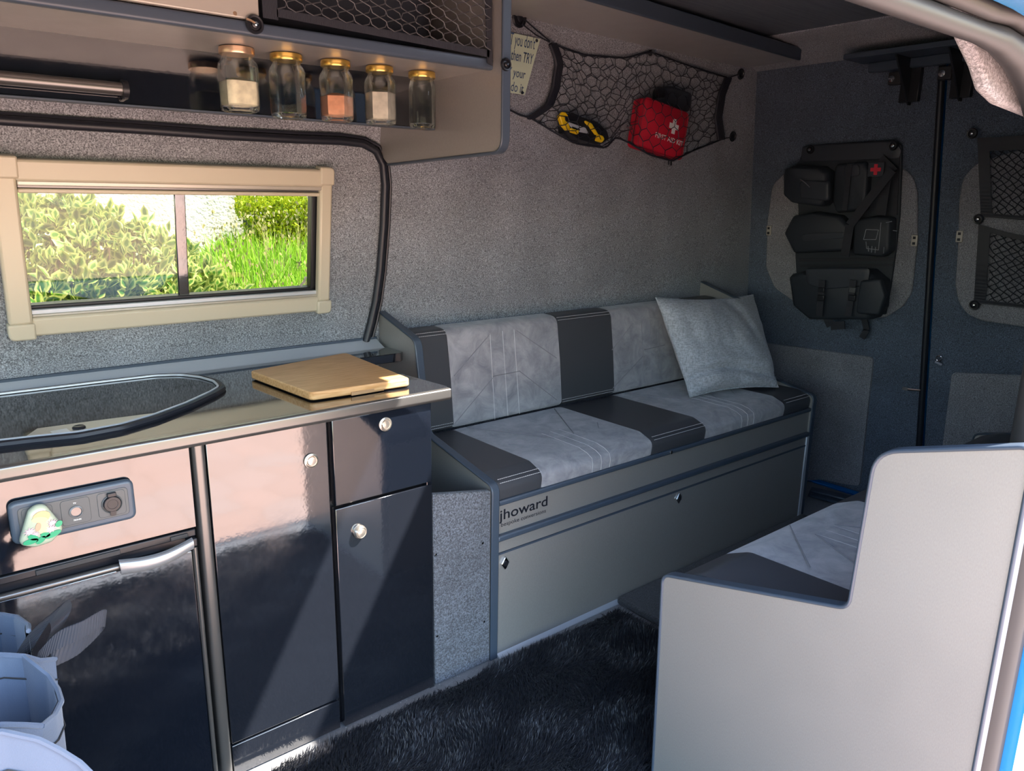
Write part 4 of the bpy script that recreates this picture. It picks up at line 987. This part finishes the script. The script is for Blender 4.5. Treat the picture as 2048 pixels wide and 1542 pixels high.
# black pouch behind the kit
pb = wall_at(1345, 195, .03)
blk = thing('black_pouch', 'small black item bunched in the wall net just above the red kit', 'pouch', tuple(pb))
link('pouch_body', softbox(pb.x - .10, pb.x + .09, pb.y - .025, pb.y + .018, pb.z - .045, pb.z + .030, .012, seed=5), M['nylon'], blk, smooth=80)
link('pouch_knob', MB().lathe([(.018, 0), (.022, .006), (.018, .02), (.0005, .024)], wall_at(1316, 186, .03), (0, -1, 0), 16), M['plastic'], blk)

# rechargeable work lamp in the net
lm = thing('work_lamp', 'black and yellow work lamp lying in the bottom of the wall net', 'lamp', tuple(LMP))
la = at(1118, 255, 1, LMP.y); lb = at(1198, 280, 1, LMP.y); lx = (lb - la).normalized(); lz = Vector((0, -.45, .9)); lz = (lz - lx * lz.dot(lx)).normalized(); ly = lx.cross(lz)
if ly.y < 0: ly = -ly
lc = (la + lb) / 2 + Vector((0, 0, -.008)); LW = (lb - la).length / 2
def lampslab(name, px, m, d0, d1, par=lm, bev=.003):
    pts = [at(u, v, 1, LMP.y - d0) for u, v in px]; return link(name, MB().slab(pts, (0, -1, .25), d1 - d0), m, par, bevel=bev)
lampslab('housing', [(1114, 240), (1128, 232), (1150, 242), (1178, 250), (1198, 268), (1203, 284), (1190, 293), (1176, 295), (1140, 284), (1116, 268)], M['plastic'], -.018, .020)
lampslab('lamp_face', [(1134, 244), (1170, 256), (1177, 268), (1146, 262)], M['lens'], .020, .023, bev=.001)
lampslab('face_band', [(1143, 253), (1160, 259), (1158, 263), (1146, 260)], M['plastic'], .023, .0245, bev=.001)
lampslab('yellow_guard', [(1113, 233), (1118, 226), (1126, 227), (1132, 235), (1124, 234), (1125, 243), (1132, 249), (1136, 262), (1128, 262), (1118, 250)], M['yellow'], .012, .026)
lampslab('yellow_guard', [(1137, 257), (1155, 262), (1153, 270), (1138, 265)], M['yellow'], .018, .028)
lampslab('yellow_guard', [(1165, 243), (1178, 249), (1186, 262), (1192, 272), (1186, 271), (1178, 260), (1166, 247)], M['yellow'], .012, .026)
lampslab('yellow_guard', [(1190, 271), (1200, 274), (1203, 281), (1199, 287), (1186, 283), (1188, 277)], M['yellow'], .012, .028)

# sign
sa, sb_, sc3, sd3 = wall_at(985, 57, .004), wall_at(1079, 78, .004), wall_at(1048, 190, .004), wall_at(958, 176, .004)
sgn = thing('green_sign', 'pale green printed sign fixed to the wall behind the locker end panel', 'sign', tuple((sc3 + sd3) / 2))
sa = sb_ + (sa - sb_) * 1.4; sd3 = sc3 + (sd3 - sc3) * 1.4
link('plate', MB().slab([sa, sb_, sc3, sd3], (0, -1, -.12), .004), M['signgreen'], sgn, smooth=0)
sux = (sb_ - sa).normalized(); suy = (sb_ - sc3); suy = (suy - sux * suy.dot(sux)).normalized(); suz = sux.cross(suy); offn = Vector((0, -1, -.12)).normalized() * .0048
def signline(s, u, v, wpx, h):
    o_ = wall_at(u, v, .004); e_ = wall_at(u + wpx, v + wpx * .22, .004)
    text('lettering', s, o_ + offn, (e_ - o_).normalized(), suy, h, M['ink'], sgn, width=(e_ - o_).length, shear=.12, bold=.004)
signline('T you don\'t', 1017, 88, 49, .034); signline('then TRY', 1019, 119, 44, .030); signline('Y your', 1012, 150, 35, .026); signline('do it.', 1018, 181, 27, .028)
for u, v in ((1073, 81), (1044, 185)):
    link('screw', MB().lathe([(.0055, 0), (.005, .0015), (.003, .002), (.0005, .001)], wall_at(u, v, .009), (0, -1, -.1), 14), M['chrome'], sgn)

# ---------------------------------------------------------------- black organiser on the rear door
og = thing('door_organiser', 'black tactical style seat organiser with pouches hanging on the rear door', 'organiser', tuple(door_at(1700, 640, .03)))
OB = .014
pxslab('backing', [(1608, 294), (1640, 289), (1790, 279), (1806, 290), (1806, 337), (1802, 430), (1794, 503), (1784, 574), (1774, 628), (1650, 632), (1610, 610), (1597, 574), (1593, 503), (1600, 425), (1594, 330), (1604, 318)], M['nylon'], og, OB, .012, .004)
def pouch(name, px, off, th, m=M['nylon'], bev=.012, rad=.015, par=None):
    pts = [door_at(u, v, OB + off) for u, v in px]; yz = rpoly([(p.y, p.z) for p in pts], rad, 4); pts = [D(y, z, OB + off) for y, z in yz]
    c0 = sum(pts, Vector()) / len(pts); n = len(pts); mb = MB()
    for k, (s_, d_) in enumerate([(1, 0), (1, th * .6), (.95, th * .9), (.86, th)]): mb.v += [tuple(c0 + (p - c0) * s_ + DN * d_) for p in pts]
    mb.f = [(i * n + q, i * n + (q + 1) % n, (i + 1) * n + (q + 1) % n, (i + 1) * n + q) for i in range(3) for q in range(n)] + [tuple(range(n)), tuple(range(3 * n, 4 * n))]
    return link(name, mb, m, par or og, smooth=45)
pouch('top_flap', [(1606, 292), (1792, 281), (1804, 300), (1800, 318), (1606, 324)], .010, .012, M['nylon2'])
p1 = pouch('pouch', [(1584, 336), (1600, 330), (1655, 332), (1672, 344), (1674, 396), (1660, 412), (1600, 404), (1583, 388)], .010, .07)
pouch('pouch_pocket', [(1602, 360), (1662, 362), (1662, 402), (1604, 396)], .078, .018, M['nylon2'], par=p1)
link('zip', MB().tube([door_at(u, v, OB + .105) for u, v in ((1600, 358), (1611, 366), (1620, 375))], .0022, 6), M['chrome'], p1)
p2_ = pouch('pouch', [(1678, 328), (1735, 322), (1745, 340), (1740, 420), (1680, 425), (1672, 400)], .010, .035)
pouch('pouch_flap', [(1690, 330), (1720, 328), (1722, 352), (1690, 354)], .042, .008, M['nylon2'], par=p2_)
p3 = pouch('pouch', [(1598, 430), (1640, 422), (1690, 430), (1712, 450), (1706, 500), (1600, 505), (1580, 465)], .010, .055)
pouch('fold', [(1604, 468), (1690, 464), (1692, 476), (1604, 482)], .062, .006, M['nylon2'], par=p3)
p4 = pouch('pouch', [(1718, 438), (1760, 430), (1794, 434), (1792, 500), (1776, 512), (1716, 508)], .010, .05)
M['printgrey'] = mat('grey reflective print', (.30, .32, .35), .5)
gr = MB()
for a, b in (((1732, 459), (1757, 460)), ((1757, 460), (1752, 479)), ((1752, 479), (1727, 479)), ((1727, 479), (1732, 459)), ((1762, 445), (1757, 500)), ((1757, 500), (1733, 497)), ((1733, 497), (1732, 483)), ((1736, 492), (1737, 503)), ((1744, 492), (1743, 505)), ((1751, 494), (1750, 506)), ((1768, 494), (1767, 507)), ((1772, 445), (1784, 443)), ((1786, 461), (1794, 462))):
    gr.tube([door_at(a[0], a[1], OB + .061), door_at(b[0], b[1], OB + .061)], .0013, 5)
link('reflective_lines', gr, M['printgrey'], p4)
p5 = pouch('lower_pouch', [(1598, 545), (1625, 538), (1755, 537), (1782, 560), (1778, 612), (1762, 634), (1640, 634), (1606, 605)], .010, .095)
pouch('lower_flap', [(1612, 536), (1742, 536), (1736, 572), (1650, 578), (1616, 568)], .10, .010, M['nylon2'], par=p5)
pouch('side_pocket', [(1725, 560), (1765, 556), (1776, 590), (1762, 630), (1716, 626)], .098, .022, M['nylon'], par=p5)
def webb(px, off, wpx, name='strap', par=None, th=.003):
    mb = MB()
    for (a, b) in zip(px, px[1:]):
        d = Vector((b[0] - a[0], b[1] - a[1])); d.normalize(); nn = Vector((-d.y, d.x)) * wpx / 2
        q = [door_at(a[0] + nn.x, a[1] + nn.y, off), door_at(b[0] + nn.x, b[1] + nn.y, off), door_at(b[0] - nn.x, b[1] - nn.y, off), door_at(a[0] - nn.x, a[1] - nn.y, off)]
        mb.slab(q, DN, th)
    return link(name, mb, M['webbing'], par or og, smooth=0)
webb([(1785, 340), (1738, 400), (1700, 450), (1690, 512)], OB + .072, 17)
webb([(1760, 318), (1788, 345)], OB + .04, 22); webb([(1700, 328), (1690, 420)], OB + .05, 10); webb([(1796, 300), (1790, 430)], OB + .014, 9)
webb([(1775, 340), (1762, 430)], OB + .045, 20)
webb([(1600, 520), (1790, 518)], OB + .016, 6); webb([(1600, 532), (1786, 530)], OB + .016, 4)
for u in (1643, 1705):
    dx_ = -8 if u > 1700 else -4
    webb([(u + 2, 560), (u + dx_, 632)], OB + .125, 13, 'buckle_strap', p5)
    c = door_at(u, 580, OB + .130); hcol = M['panel_grey'] if u > 1700 else M['plastic']
    bk = link('buckle', MB().obox(c, DN, (0, 1, 0), (-.08, 0, 1), .008, .026, .020), hcol, p5, bevel=.003)
    link('buckle', MB().obox(door_at(u - 1, 596, OB + .130), DN, (0, 1, 0), (-.08, 0, 1), .007, .028, .024), M['plastic'], p5, bevel=.003)
webb([(1652, 630), (1662, 652), (1690, 650)], OB + .09, 16, 'hanging_strap'); webb([(1728, 634), (1734, 660), (1724, 676)], OB + .02, 12, 'hanging_strap')
c = door_at(1752, 339, OB + .055)
link('patch', MB().obox(c, DN, (0, 1, 0), (-.08, 0, 1), .003, .058, .050), M['nylon2'], og, bevel=.001)
cc_ = c + DN * .002
link('red_cross', MB().obox(cc_, DN, (0, 1, 0), (-.08, 0, 1), .0025, .013, .038).obox(cc_, DN, (0, 1, 0), (-.08, 0, 1), .0027, .038, .013), M['redink'], og, smooth=0)
for u, v in ((1621, 299), (1787, 291)):
    g = grommet(door_at(u, v, OB + .024), DN, .017, og); link('grommet_stud', MB().lathe([(.007, .006), (.006, .009), (.0005, .010)], door_at(u, v, OB + .024), DN, 12), M['chrome'], g)

# mesh pockets on the right rear door
def door_pocket(tl_, tr_, br_, bl_, sag, label):
    t = thing('mesh_pocket', label, 'net', tuple(door_at(*bl_, .03)))
    O = .028
    def E(a, b, s): return (a[0] + (b[0] - a[0]) * s, a[1] + (b[1] - a[1]) * s)
    def Q(s, tt):
        a = E(tl_, tr_, s); b = E(bl_, br_, s); a = (a[0], a[1] + sag * math.sin(PI * s)); p = E(a, b, tt); return door_at(p[0], p[1], O + .012 * math.sin(PI * tt))
    def bandq(s0, s1, t0, t1, name):
        mb = MB().grid(lambda a, b: Q(s0 + (s1 - s0) * a, t0 + (t1 - t0) * b) + DN * .001, 10, 10).grid(lambda a, b: Q(s0 + (s1 - s0) * a, t0 + (t1 - t0) * b) + DN * .003, 10, 10)
        link(name, mb, M['webbing'], t)
    bandq(0, .10, 0, 1, 'side_band'); bandq(.90, 1, 0, 1, 'side_band'); bandq(.1, .9, 0, .07 if sag else .17, 'top_band'); bandq(.1, .9, .95, 1, 'bottom_band')
    mb = MB(); n = 12
    for fam in (-1, 1):
        for k in range(-n, 2 * n):
            pts = []
            for i in range(25):
                tt = i / 24; s = (k + fam * tt * n * .8 + .15 * math.sin(i * PI / 2)) / n
                if .09 <= s <= .91: pts.append(Q(s, .05 + .92 * tt))
                elif pts: break
            if len(pts) > 1: mb.tube(pts, .0016, 4)
    tag(link('mesh', mb, M['net'], t), kind='stuff'); return t
door_pocket((1955, 276), (2190, 262), (2185, 452), (1962, 433), 0, 'upper black mesh pocket on the right rear door')
door_pocket((1958, 448), (2190, 468), (2178, 628), (1948, 606), 16, 'lower black mesh pocket on the right rear door')
for (u, v), lab in (((1945, 267), 'black eyelet stud at the top left corner of the upper mesh pocket'), ((1957, 438), 'black eyelet stud between the two mesh pockets'), ((1949, 610), 'black eyelet stud at the bottom left corner of the lower mesh pocket')):
    hook_thing(door_at(u, v, .03), DN, .017, lab)

# door check bar and brackets at the top of the rear doors
db = thing('door_shelf', 'dark shelf bar with two triangular brackets above the rear doors', 'shelf', tuple(door_at(1800, 110, .05)))
yA = door_at(1709, 81, .1).y; yB = door_at(2000, 60, .1).y
link('shelf_board', MB().box(door_x(1.69) - .17, door_x(1.69) - .02, yB - .25, yA, 1.672, 1.690), M['edge'], db, bevel=.003)
link('shelf_rail', MB().box(door_x(1.69) - .045, door_x(1.69) - .012, yB - .25, yA - .03, 1.640, 1.672), M['edge'], db, bevel=.003)
for u, v in ((1806, 100), (1912, 84)):
    y = door_at(u, v, .1).y; xd = door_x(1.62)
    link('bracket', MB().prism([(xd - .155, 1.672), (xd - .012, 1.672), (xd - .004, 1.52), (xd - .02, 1.52)], 1, y - .004, y + .003), M['plastic'], db, bevel=.001)
    link('bracket_web', MB().box(xd - .03, xd - .008, y - .035, y + .03, 1.53, 1.672), M['plastic'], db, bevel=.002)
    link('bracket_strap', MB().box(xd - .034, xd - .006, y + .03, y + .075, 1.592, 1.635), M['seal'], db, bevel=.004)
    link('bolt', MB().lathe([(.013, 0), (.011, .006), (.0005, .008)], (xd - .032, y + .06, 1.612), (-1, 0, 0), 12), M['chrome'], db)

# ---------------------------------------------------------------- garden beyond the window
def leafmat(name, mid, edge, rough=.4):
    m = mat(name, mid, rough, spec=.4); n, l, b = nodes(m); a = n.new('ShaderNodeAttribute'); a.attribute_name = 'edge'
    a2 = n.new('ShaderNodeAttribute'); a2.attribute_name = 'tone'
    r = ramp(m, a.outputs['Fac'], [(.35, mid), (.75, edge)])
    mx = n.new('ShaderNodeMix'); mx.data_type = 'RGBA'; mx.blend_type = 'MULTIPLY'; mx.inputs[0].default_value = 1
    r2 = ramp(m, a2.outputs['Fac'], [(0, (.6, .7, .45)), (1, (1.0, 1.0, 1.0))]); l.new(r.outputs[0], mx.inputs[6]); l.new(r2.outputs[0], mx.inputs[7])
    l.new(mx.outputs[2], b.inputs['Base Color']); 
    tr_ = n.new('ShaderNodeBsdfTranslucent'); l.new(mx.outputs[2], tr_.inputs[0]); ms = n.new('ShaderNodeMixShader'); ms.inputs[0].default_value = .3
    l.new(b.outputs[0], ms.inputs[1]); l.new(tr_.outputs[0], ms.inputs[2]); l.new(ms.outputs[0], n['Material Output'].inputs[0]); return m
M['euonymus'] = leafmat('variegated leaf', (.08, .24, .03), (.66, .68, .24))
M['hedge'] = leafmat('box hedge leaf', (.20, .34, .012), (.55, .56, .03))
M['grass'] = leafmat('grass blade', (.12, .36, .012), (.34, .56, .035), .6)
M['seed'] = leafmat('grass seed head', (.40, .33, .15), (.55, .46, .26), .8)
M['tree'] = leafmat('dark tree leaf', (.05, .14, .02), (.12, .24, .04))
M['soil'] = mat('brown soil', (.10, .075, .05), .95)
M['bark'] = mat('twig bark', (.16, .11, .07), .9)
def render_wall():
    m = mat('rough white render', (.80, .79, .72), .9); t = tex(m, 'ShaderNodeTexNoise', 45, Detail=4); bump(m, t.outputs['Fac'], .8, .02)
    t2 = tex(m, 'ShaderNodeTexNoise', 2.0, stretch=(3, 1, .25), Detail=4); r = ramp(m, t2.outputs['Fac'], [(.35, (.46, .45, .39)), (.55, (.60, .60, .56))]); nodes(m)[1].new(r.outputs[0], nodes(m)[2].inputs['Base Color']); return m
M['render'] = render_wall()
def ground_z(x, y): return -.55 + (1.25 * (1 - math.exp(-max(0, y - 2.15) * 1.3))) + .05 * math.sin(x * 3) * math.cos(y * 2)
gm = MB().grid(lambda s, t: (-3 + 9 * s, 1.985 + 6 * t, ground_z(-3 + 9 * s, 1.985 + 6 * t)), 40, 30)
struct('garden_ground', gm, M['soil'])
gw = thing('house_wall', 'rough white rendered house wall beyond the garden hedge', 'wall', (.2, 5.6, .2))
link('render_coat', MB().prism([(-3.5, 5.35), (2.54, 5.5), (2.54, 5.8), (-3.5, 5.8)], 2, .3, 4.2), M['render'], gw, smooth=0)

# one leaf shape, variegated towards its margin
LV = np.array([[0, 0, 0], [.22, .30, .06], [.27, .62, .08], [0, 1, -.02], [-.27, .62, .08], [-.22, .30, .06], [0, .32, 0], [0, .66, 0]])
LE = np.array([.8, 1, 1, 1, 1, 1, 0, 0.1])
LF = np.array([[0, 1, 6], [1, 2, 7], [1, 7, 6], [2, 3, 7], [3, 4, 7], [4, 5, 6], [4, 6, 7], [5, 0, 6]])
def leafcloud(P, Nrm, size, tone, rs, spread=.9):
    """leaves at P (n,3), pointing along Nrm with random roll"""
    n = len(P); Y = Nrm / np.linalg.norm(Nrm, axis=1)[:, None]; R_ = rs.normal(0, 1, (n, 3)); X = np.cross(Y, R_); X /= np.linalg.norm(X, axis=1)[:, None]; Z = np.cross(X, Y)
    v = P[:, None, :] + size[:, None, None] * (LV[None, :, 0:1] * X[:, None, :] + LV[None, :, 1:2] * Y[:, None, :] + LV[None, :, 2:3] * Z[:, None, :])
    idx = (np.arange(n)[:, None, None] * 8 + LF[None]).ravel()
    return v.reshape(-1, 3), idx, {'edge': np.tile(LE, n), 'tone': np.repeat(tone, 8)}
def rosettes(cent, nl, size, rs, tmin=.3, updir=(0, -.35, .8)):
    n = len(cent); P = np.repeat(cent, nl, 0) ; d = rs.normal(0, .75, (n * nl, 3)) + np.array(updir) * .7
    ax = np.repeat(rs.normal(0, .3, (n, 3)) + np.array(updir), nl, 0); P = P + ax * np.tile(np.linspace(0, .05, nl), n)[:, None] * (size / .045)
    return leafcloud(P, d + ax * .5, size * rs.uniform(.7, 1.15, n * nl), rs.uniform(tmin, 1, n * nl), rs)
rs = np.random.RandomState(5)
# variegated shrub: envelope given by where it stands and how high it grows
def shrub_top(x):          # crown height along x at y about 2.95
    return np.interp(x, [-.5, .2, .30, .38, .43, .60, .66, .75, .83, .9, .96, 1.05, 1.2, 1.6], [.95, .98, 1.03, 1.09, 1.135, 1.135, 1.065, 1.03, .975, .93, .87, .78, .66, .5])
sh = thing('variegated_shrub', 'bushy shrub with cream edged green leaves close outside the window', 'shrub', (.5, 2.9, .1))
n_ros = 2600
cx_a = rs.uniform(-.45, 1.45, n_ros); dd_ = rs.uniform(0, 1, n_ros); cy_a = 2.62 + .75 * dd_
tp = shrub_top(cx_a) - .02 * np.abs(rs.normal(0, 1, n_ros)); crown = 1 - .55 * (1 - dd_) ** 2.2
cz_a = tp * (1 - rs.uniform(0, 1, n_ros) ** 1.7 * .62) * np.where(dd_ < .45, .80 + .45 * dd_, 1)
cents = np.stack([cx_a, cy_a, cz_a], 1)
order = np.argsort(cy_a + .15 * rs.uniform(0, 1, n_ros))
near = [i for i in order if 0.2 < cx_a[i] < 1.1 and cz_a[i] > .85][:34]
rest = np.array([i for i in range(n_ros) if i not in set(near)])
v_, i_, a_ = rosettes(cents[rest], 7, .052, rs)
tag(bulk('foliage', v_, 3, i_, M['euonymus'], sh, a_), kind='stuff')
lme = bpy.data.meshes.new('leaf'); lme.from_pydata([tuple(q) for q in LV], [], [tuple(q) for q in LF]); lme.materials.append(M['euonymus'])
at_ = lme.attributes.new('edge', 'FLOAT', 'POINT'); at_.data.foreach_set('value', LE.astype(np.float32)); at2 = lme.attributes.new('tone', 'FLOAT', 'POINT'); at2.data.foreach_set('value', np.ones(8, dtype=np.float32) * .9)
so_ = Vector(sh['_o'])
for i in near:
    ax = Vector((rs.normal(0, .3), -.35 + rs.normal(0, .2), .8)).normalized()
    for k in range(8):
        o = bpy.data.objects.new('leaf', lme); COL.objects.link(o); o.parent = sh
        d = (Vector(rs.normal(0, .8, 3)) + ax * 1.1).normalized(); xx = d.cross(Vector(rs.normal(0, 1, 3))).normalized(); zz = xx.cross(d); sz = .055 * rs.uniform(.75, 1.15)
        p = Vector(cents[i]) + ax * (.006 * k) - so_
        o.matrix_local = Matrix(((xx.x * sz, d.x * sz, zz.x * sz, p.x), (xx.y * sz, d.y * sz, zz.y * sz, p.y), (xx.z * sz, d.z * sz, zz.z * sz, p.z), (0, 0, 0, 1)))
tw = MB()
for i in range(70):
    x = rs.uniform(-.3, 1.4); y = rs.uniform(2.75, 3.2); t_ = float(shrub_top(x)); x0 = .5 + (x - .5) * .6
    tw.tube([(x0, 3.0, .0), (x0 + (x - x0) * .5, (y + 3.0) / 2, t_ * .55), (x, y, t_ * .93)], [.008, .005, .002], 5)
link('branches', tw, M['bark'], sh)

# clipped hedge in front of the house
he = thing('clipped_hedge', 'yellow green clipped hedge in front of the white wall', 'hedge', (2.7, 4.9, .4))
n = 20000; hx = rs.uniform(1.60, 4.2, n); hy = rs.uniform(4.5, 5.2, n); hx = np.maximum(hx, .360 * hy + .04 * rs.uniform(0, 1, n)); ht = 1.095 + .02 * np.sin(hx * 7) + .015 * rs.normal(0, 1, n) + .05 * np.clip((hx - 1.7) * 3, -1, 0)
hz = np.where(rs.uniform(0, 1, n) < .45, ht, rs.uniform(.45, 1, n) * ht); hy = np.where(hz < ht - .02, 4.5 + .10 * rs.uniform(0, 1, n) ** 2, hy)
v_, i_, a_ = rosettes(np.stack([hx, hy, hz], 1), 3, .030, rs, .35, (0, -.6, .7)); tag(bulk('foliage', v_, 3, i_, M['hedge'], he, a_), kind='stuff')
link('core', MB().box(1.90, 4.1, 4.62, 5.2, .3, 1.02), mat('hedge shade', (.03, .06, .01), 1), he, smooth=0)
# sprig poking out above the hedge
sg = thing('hedge_sprig', 'leafy green shoot sticking up behind the clipped hedge', 'plant', (2.20, 5.1, 1.0))
c_ = np.stack([rs.normal(2.20, .055, 60), rs.normal(5.1, .05, 60), rs.uniform(1.05, 1.26, 60)], 1); v_, i_, a_ = rosettes(c_, 6, .07, rs, .5); tag(bulk('foliage', v_, 3, i_, M['grass'], sg, a_), kind='stuff')
link('stem', MB().tube([(2.2, 5.1, .6), (2.2, 5.1, 1.22)], .006, 5), M['bark'], sg)
tb = thing('dark_tree', 'dark green tree beyond the corner of the white wall', 'tree', (4.6, 8.0, .4))
c_ = np.stack([rs.uniform(2.9, 6.5, 2600), rs.uniform(6.6, 8.2, 2600), rs.uniform(.6, 3.4, 2600)], 1); v_, i_, a_ = rosettes(c_, 6, .11, rs, .1); tag(bulk('foliage', v_, 3, i_, M['tree'], tb, a_), kind='stuff')
link('trunk', MB().tube([(4.6, 8.1, -.2), (4.6, 8.1, 2.4)], [.12, .06], 8), M['bark'], tb)

# long grass with seed heads
def blades(n, X, Y, hmin, hmax, wd, rs, lean=.35):
    x = rs.uniform(*X, n); y = rs.uniform(*Y, n); z = np.array([ground_z(a, b) for a, b in zip(x, y)]) - .02; h = rs.uniform(hmin, hmax, n) * (.42 + .58 * np.clip((x / y - .27) / .08, 0, 1))
    a = rs.uniform(0, 2 * PI, n); l_ = np.abs(rs.normal(0, lean, n)) * h; wa = rs.uniform(-.6, .6, n); wx, wy = np.cos(wa) * wd, np.sin(wa) * wd
    dx, dy = np.cos(a) * l_, np.sin(a) * l_; V = np.zeros((n, 5, 3))
    V[:, 0] = np.stack([x - wx, y - wy, z], 1); V[:, 1] = np.stack([x + wx, y + wy, z], 1)
    V[:, 2] = np.stack([x - wx * .8 + dx * .35, y - wy * .8 + dy * .35, z + h * .6], 1); V[:, 3] = np.stack([x + wx * .8 + dx * .35, y + wy * .8 + dy * .35, z + h * .6], 1)
    V[:, 4] = np.stack([x + dx, y + dy, z + h * .97], 1); b_ = (np.arange(n) * 5)[:, None]
    idx = np.concatenate([b_ + np.array([[0, 1, 3]]), b_ + np.array([[0, 3, 2]]), b_ + np.array([[2, 3, 4]])], 1).ravel()
    return V, idx, {'edge': np.tile([0, 0, .4, .4, .9], n), 'tone': np.repeat(rs.uniform(.35, 1, n), 5)}, (x + dx, y + dy, z + h)
gs = thing('long_grass', 'unmown bright green grass with pale seed heads behind the shrub', 'grass', (2.0, 3.9, .2))
V_, i_, a_, _t = blades(30000, (-.6, 3.4), (3.15, 4.7), .14, .36, .006, rs); tag(bulk('blades', V_.reshape(-1, 3), 3, i_, M['grass'], gs, a_), kind='stuff')
V_, i_, a_, _t = blades(7000, (.9, 2.6), (2.65, 3.3), .16, .42, .005, rs); tag(bulk('blades', V_.reshape(-1, 3), 3, i_, M['grass'], gs, a_), kind='stuff')
V_, i_, a_, tips = blades(420, (1.0, 3.0), (3.2, 4.5), .34, .50, .0022, rs, .12); tag(bulk('stalks', V_.reshape(-1, 3), 3, i_, M['seed'], gs, a_), kind='stuff')
tc = np.stack(tips, 1); v_, i_, a_ = leafcloud(np.repeat(tc, 3, 0) + rs.normal(0, .010, (len(tc) * 3, 3)), rs.normal(0, .3, (len(tc) * 3, 3)) + np.array([0, 0, 1]), rs.uniform(.012, .026, len(tc) * 3), rs.uniform(.4, 1, len(tc) * 3), rs)
tag(bulk('seed_heads', v_, 3, i_, M['seed'], gs, a_), kind='stuff')
for o in list(bpy.data.objects):
    if '_o' in o: del o['_o']
